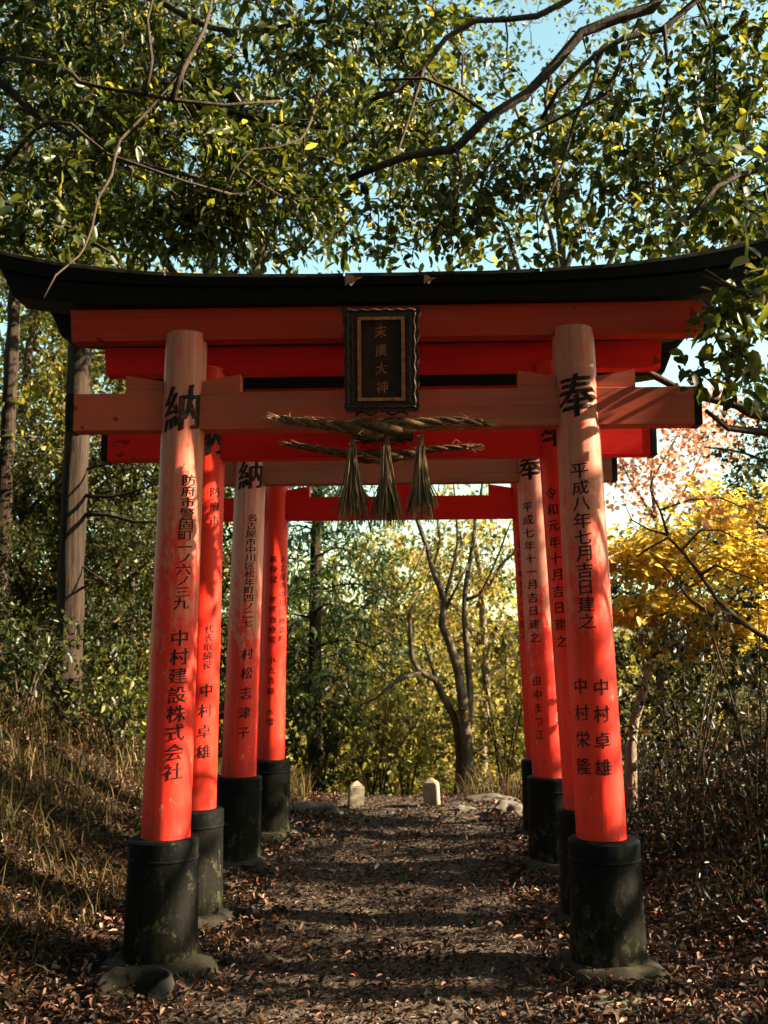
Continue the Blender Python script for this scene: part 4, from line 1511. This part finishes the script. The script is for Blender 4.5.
# --- bare twisted tree at the end of the path
YB = 11.2
bb = at(468, 806, YB)
TB = tree('bare_tree', 'nearly leafless tree with two twisted trunks beyond the right stone marker', 'tree', None, tuple(bb))
limbs = [(pxl((470, 830, YB), (468, 790, YB), (467, 740, YB), (462, 700, YB), (458, 670, YB), (450, 640, YB), (443, 625, YB), (444, 600, YB), (432, 570, YB), (426, 545, YB), (418, 520, YB), (412, 490, YB), (405, 460, YB)), .085, .012),
         (pxl((458, 830, YB + .1), (459, 790, YB + .1), (460, 750, YB + .1), (455, 720, YB + .1), (445, 700, YB), (436, 680, YB - .1), (420, 672, YB - .2), (413, 660, YB - .2), (412, 640, YB - .2), (410, 615, YB - .2), (418, 600, YB - .2)), .065, .018),
         (pxl((420, 674, YB - .2), (405, 678, YB - .3), (390, 686, YB - .3), (376, 700, YB - .3), (360, 706, YB - .3)), .03, .008),
         (pxl((467, 740, YB), (470, 690, YB + .1), (468, 660, YB + .1), (464, 620, YB + .1), (466, 580, YB + .1), (474, 540, YB + .1), (480, 500, YB + .1), (486, 460, YB + .1)), .05, .012),
         (pxl((444, 600, YB), (452, 570, YB), (458, 540, YB), (456, 510, YB), (452, 480, YB)), .028, .010),
         (pxl((426, 545, YB), (420, 560, YB - .2), (405, 590, YB - .2)), .018, .006),
         (pxl((466, 600, YB), (480, 595, YB), (490, 575, YB), (500, 550, YB), (512, 520, YB)), .022, .008),
         (pxl((444, 612, YB), (455, 590, YB - .1), (470, 560, YB - .1)), .02, .008),
         (pxl((436, 680, YB), (428, 655, YB), (424, 640, YB)), .02, .006),
         (pxl((432, 570, YB), (440, 540, YB), (436, 510, YB), (440, 470, YB)), .02, .008)]
vols = [(at(440, 530, YB), (.9, .6, .9), 170), (at(480, 520, YB), (.5, .6, .8), 110), (at(400, 640, YB), (.6, .4, .5), 40)]
grow(TB, *rel(TB, limbs, vols), 'leaf_olive', 'bark_grey', nl=5, L=.06, wr=.3, spread=.15, seed=81, twig=.004, bare=.6)

# --- yellow maple on the right
YM = 8.9
bm0 = at(632, 800, YM)
TM = tree('maple_tree', 'maple with bright yellow autumn leaves to the right of the gates', 'tree', None, (bm0[0], YM, float(gz(bm0[0], YM))))
bb = np.array(TM.location)
limbs = [([bb + [0, 0, -.15]] + pxl((630, 780, YM), (632, 740, YM), (640, 700, YM), (648, 670, YM), (655, 640, YM), (668, 600, YM), (690, 560, YM)), .062, .02),
         (pxl((648, 670, YM), (640, 640, YM), (650, 600, YM - .2), (670, 560, YM - .2)), .025, .01),
         (pxl((668, 600, YM), (720, 570, YM), (770, 550, YM)), .02, .008),
         (pxl((655, 640, YM), (700, 615, YM + .2), (750, 600, YM + .2)), .02, .008),
         (pxl((668, 600, YM), (655, 560, YM - .1), (640, 530, YM - .1)), .018, .006)]
vols = [(at(700, 560, YM), (.85, .6, .22), 130), (at(670, 610, YM), (.55, .5, .12), 80), (at(740, 500, YM), (.55, .6, .24), 80), (at(640, 560, YM - .2), (.35, .4, .12), 45), (at(690, 645, YM), (.5, .45, .10), 55), (at(640, 610, YM - .1), (.3, .4, .10), 35), (at(730, 620, YM), (.55, .5, .12), 75),
        (at(655, 545, YM - .1), (.33, .5, .22), 60), (at(770, 570, YM), (.5, .6, .26), 80)]
grow(TM, *rel(TM, limbs, vols), 'leaf_yellow', 'bark_pale', nl=12, L=.064, wr=.42, spread=.18, seed=91, twig=.0035, up=.75, horizontal=.6, nfreq=2.0, thr=.0)

# dark branching tree in front of the maple, rooted right of the frame
YD = 7.4
TD = tree('bare_tree', 'dark leafless forked branches reaching in front of the yellow maple', 'tree', None, (3.35, YD, float(gz(3.35, YD))))
bb = np.array(TD.location)
limbs = [([bb + [0, 0, -.1], bb + [0, 0, .8], at(800, 655, YD)] + pxl((768, 640, YD), (740, 622, YD), (718, 602, YD), (700, 575, YD), (682, 550, YD), (668, 535, YD), (650, 545, YD), (636, 555, YD)), .05, .006),
         (pxl((740, 622, YD), (715, 617, YD), (690, 600, YD), (668, 570, YD), (650, 552, YD)), .02, .004),
         (pxl((700, 575, YD), (715, 565, YD), (742, 575, YD), (768, 585, YD)), .014, .004),
         (pxl((668, 535, YD), (660, 510, YD), (650, 490, YD), (655, 470, YD)), .012, .003),
         (pxl((682, 550, YD), (700, 530, YD), (720, 530, YD), (768, 555, YD)), .010, .003),
         (pxl((668, 535, YD), (650, 530, YD), (632, 520, YD), (625, 505, YD)), .010, .003),
         (pxl((660, 510, YD), (690, 500, YD), (720, 498, YD), (750, 510, YD)), .010, .003)]
vols = [(at(690, 530, YD), (.55, .4, .35), 70)]
grow(TD, *rel(TD, limbs, vols), 'leaf_rust', 'bark_dark', nl=3, L=.05, wr=.4, spread=.1, seed=95, twig=.003, bare=.6)

# sparse rust coloured tree behind
YR = 13.0
pr_ = at(662, 700, YR)
TR = tree('autumn_tree', 'thin tree with sparse coral-red leaves against the pale sky beyond the right pillars', 'tree', None, (pr_[0], YR, float(gz(pr_[0], YR))))
bb = np.array(TR.location)
limbs = [([bb + [0, 0, -.2], bb + [0, 0, 2]] + pxl((660, 600, YR), (655, 520, YR), (650, 440, YR), (645, 400, YR)), .07, .012), (pxl((655, 540, YR), (690, 480, YR), (710, 430, YR)), .025, .006), (pxl((655, 520, YR), (625, 470, YR), (610, 430, YR)), .025, .006), (pxl((652, 480, YR), (680, 430, YR), (690, 400, YR)), .02, .006)]
vols = [(at(650, 470, YR), (.9, .8, .62), 190), (at(700, 430, YR), (.9, .8, .5), 150)]
grow(TR, *rel(TR, limbs, vols), 'leaf_rust', 'bark_pale', nl=7, L=.065, wr=.4, spread=.2, seed=97, twig=.004, up=.5, simple_=True)

# --- shrubs
def shrub(name, label, px_, py, Y, h, w, leafmat, n, L, seed, group=None, bark='bark_dark', nl=9, horizontal=0.0):
    p = at(px_, py, Y)
    b = np.array((p[0], Y, float(gz(p[0], Y))))
    T = tree(name, label, 'shrub', group, tuple(b))
    g3 = np.random.default_rng(seed)
    lm = []
    for i in range(7):
        a = g3.random() * 6.28
        r = w * (.3 + .5 * g3.random())
        lm.append(([np.array((g3.normal() * .04, g3.normal() * .04, -.05)), np.array((math.cos(a) * r * .4, math.sin(a) * r * .4, h * .4)), np.array((math.cos(a) * r, math.sin(a) * r, h * (.65 + .3 * g3.random())))], .014, .004))
    grow(T, lm, [((0, 0, h * .58), (w, w, h * .45), n)], leafmat, bark, nl=nl, L=L, wr=.3, spread=L * 2, seed=seed, nfreq=2.2, thr=-.1, twig=.003, trunk_name='stems', leafname='foliage', k=6, horizontal=horizontal)
    return T


SG = 'shrubs beyond the path end'
shrub('shrub', 'yellow-leaved shrub just behind the left stone marker', 375, 800, 11.4, 1.3, .7, 'leaf_light', 150, .05, 101, SG)
shrub('shrub', 'dark green shrub left of the stone markers', 318, 800, 11.6, 1.6, .7, 'leaf_deep', 150, .08, 102, SG)
shrub('shrub', 'olive shrub between the two stone markers', 405, 800, 12.2, 1.7, .9, 'leaf_olive', 160, .075, 103, SG)
shrub('shrub', 'olive shrub tucked behind the bare tree at the last right pillar', 505, 800, 11.8, 1.9, .7, 'leaf_olive', 150, .075, 104, SG)
shrub('shrub', 'leafy green shrub behind the dry grass at left', 20, 700, 8.9, 1.0, .7, 'leaf_deep', 170, .06, 105, 'shrubs left of the gates')
shrub('shrub', 'leafy green shrub between the furrowed cedar and the front left pillar', 118, 690, 9.4, 1.0, .6, 'leaf_ever', 150, .06, 106, 'shrubs left of the gates')
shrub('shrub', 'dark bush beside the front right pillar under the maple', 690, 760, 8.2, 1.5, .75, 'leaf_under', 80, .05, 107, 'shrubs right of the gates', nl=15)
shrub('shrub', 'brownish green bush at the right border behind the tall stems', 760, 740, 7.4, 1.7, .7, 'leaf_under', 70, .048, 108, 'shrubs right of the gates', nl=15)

# --- trees right of the frame, across the sun, that throw the dappled shade
D4 = generic('evergreen_tree', 'x', 'leaf_ever', 'bark_grey', 8.0, 2.4, 620, .12, 61, 9, True, low=.28, thr=.22, group='shade trees right of the view')
sh = [(6.6, 4.3, .82, 'broad evergreen outside the view to the right of the front gate'), (8.4, 6.9, .85, 'broad evergreen outside the view to the right of the last gate'), (5.2, 2.0, .95, 'broad evergreen outside the view beside the camera')]
for i, (x, y, sc, lab) in enumerate(sh):
    loc = (x, y, float(gz(x, y)))
    if i == 0:
        D4.location = loc
        D4.scale = (sc,) * 3
        D4['label'] = lab
    else:
        copy_tree(D4, loc, i * 2.0, sc, lab)

# --- trees behind and beside the camera: added unseen to cut the frontal sky light
for i, (x, y, sc, lab) in enumerate([(-5.2, -2.6, 1.25, 'dark evergreen added outside the view to block sky light, behind the camera and to its left'), (-1.8, -5.2, 1.3, 'dark evergreen added outside the view to block sky light, straight behind the camera'),
                                     (2.2, -4.6, 1.3, 'dark evergreen added outside the view to block sky light, behind the camera and slightly right'), (5.6, -2.0, 1.25, 'dark evergreen added outside the view to block sky light, far right behind the camera'),
                                     (-6.2, 2.2, 1.3, 'dark evergreen added outside the view to block sky light, beside the camera on the left bank'), (.3, -9.5, 1.6, 'tall dark evergreen added outside the view to block sky light, well behind the camera'),
                                     (-9.0, 6.0, 1.5, 'tall dark evergreen added outside the view to block sky light, high on the left bank')]):
    T_ = copy_tree(D1, (x, y, float(gz(x, y)) - .05), i * 1.7, sc, lab)
    T_['group'] = 'added light-blocking trees around the camera'

D5 = generic('sky_blocking_tree', 'x', 'leaf_deep', 'bark_dark', 9.0, 3.3, 1300, .14, 63, 10, True, low=.58, group='added light-blocking trees around the camera')  # unseen high crowns, added to block sky light from overhead
for i, (x, y, lab) in enumerate([(-3.6, .6, 'high-crowned tree outside the view added to block overhead sky light left of the camera'), (3.4, -.4, 'high-crowned tree outside the view added to block overhead sky light right of the camera'), (-.4, -3.0, 'high-crowned tree outside the view added to block overhead sky light behind the camera'), (-6.6, 4.6, 'high-crowned tree outside the view added to block sky light on the left bank beside the front gate'), (.6, .3, 'high-crowned tree outside the view added to block sky light right above the camera')]):
    if i == 0:
        D5.location = (x, y, float(gz(x, y)))
        D5['label'] = lab
    else:
        copy_tree(D5, (x, y, float(gz(x, y))), i * 1.3, 1.0, lab)

# --- far wood: one mass of leaf clumps on the hillside beyond the drop
g4 = np.random.default_rng(200)
n = 46000
Yf = 24 + 26 * g4.random(n)
xf = (g4.random(n) * 2 - 1) * Yf * .62 - Yf * .05
top = .6 + 1.2 * np.sin(xf * .45 + Yf * .2) + .9 * np.sin(xf * 1.3 + 2) - .9 * sstep((xf / Yf - .08) / .2)
zf = -4 + (top + 4 + (Yf - 24) * .055) * g4.random(n) ** .7
P = np.stack([xf, Yf, zf], 1)
sz = .30 + .22 * g4.random(n)
rn = np.clip(.5 + .3 * np.sin(xf * .8 + 1) * np.sin(Yf * .5) + .18 * g4.normal(size=n), 0, 1)
V_, F_, rr = leaves(P, norm(g4.normal(size=(n, 3))), norm(g4.normal(size=(n, 3)) + np.array([0, 0, .7])), sz, sz * .3, rn, simple_=True)
tag(mk('far_woods', V_, F_, M['leaf_olive'], None, rr), kind='stuff')
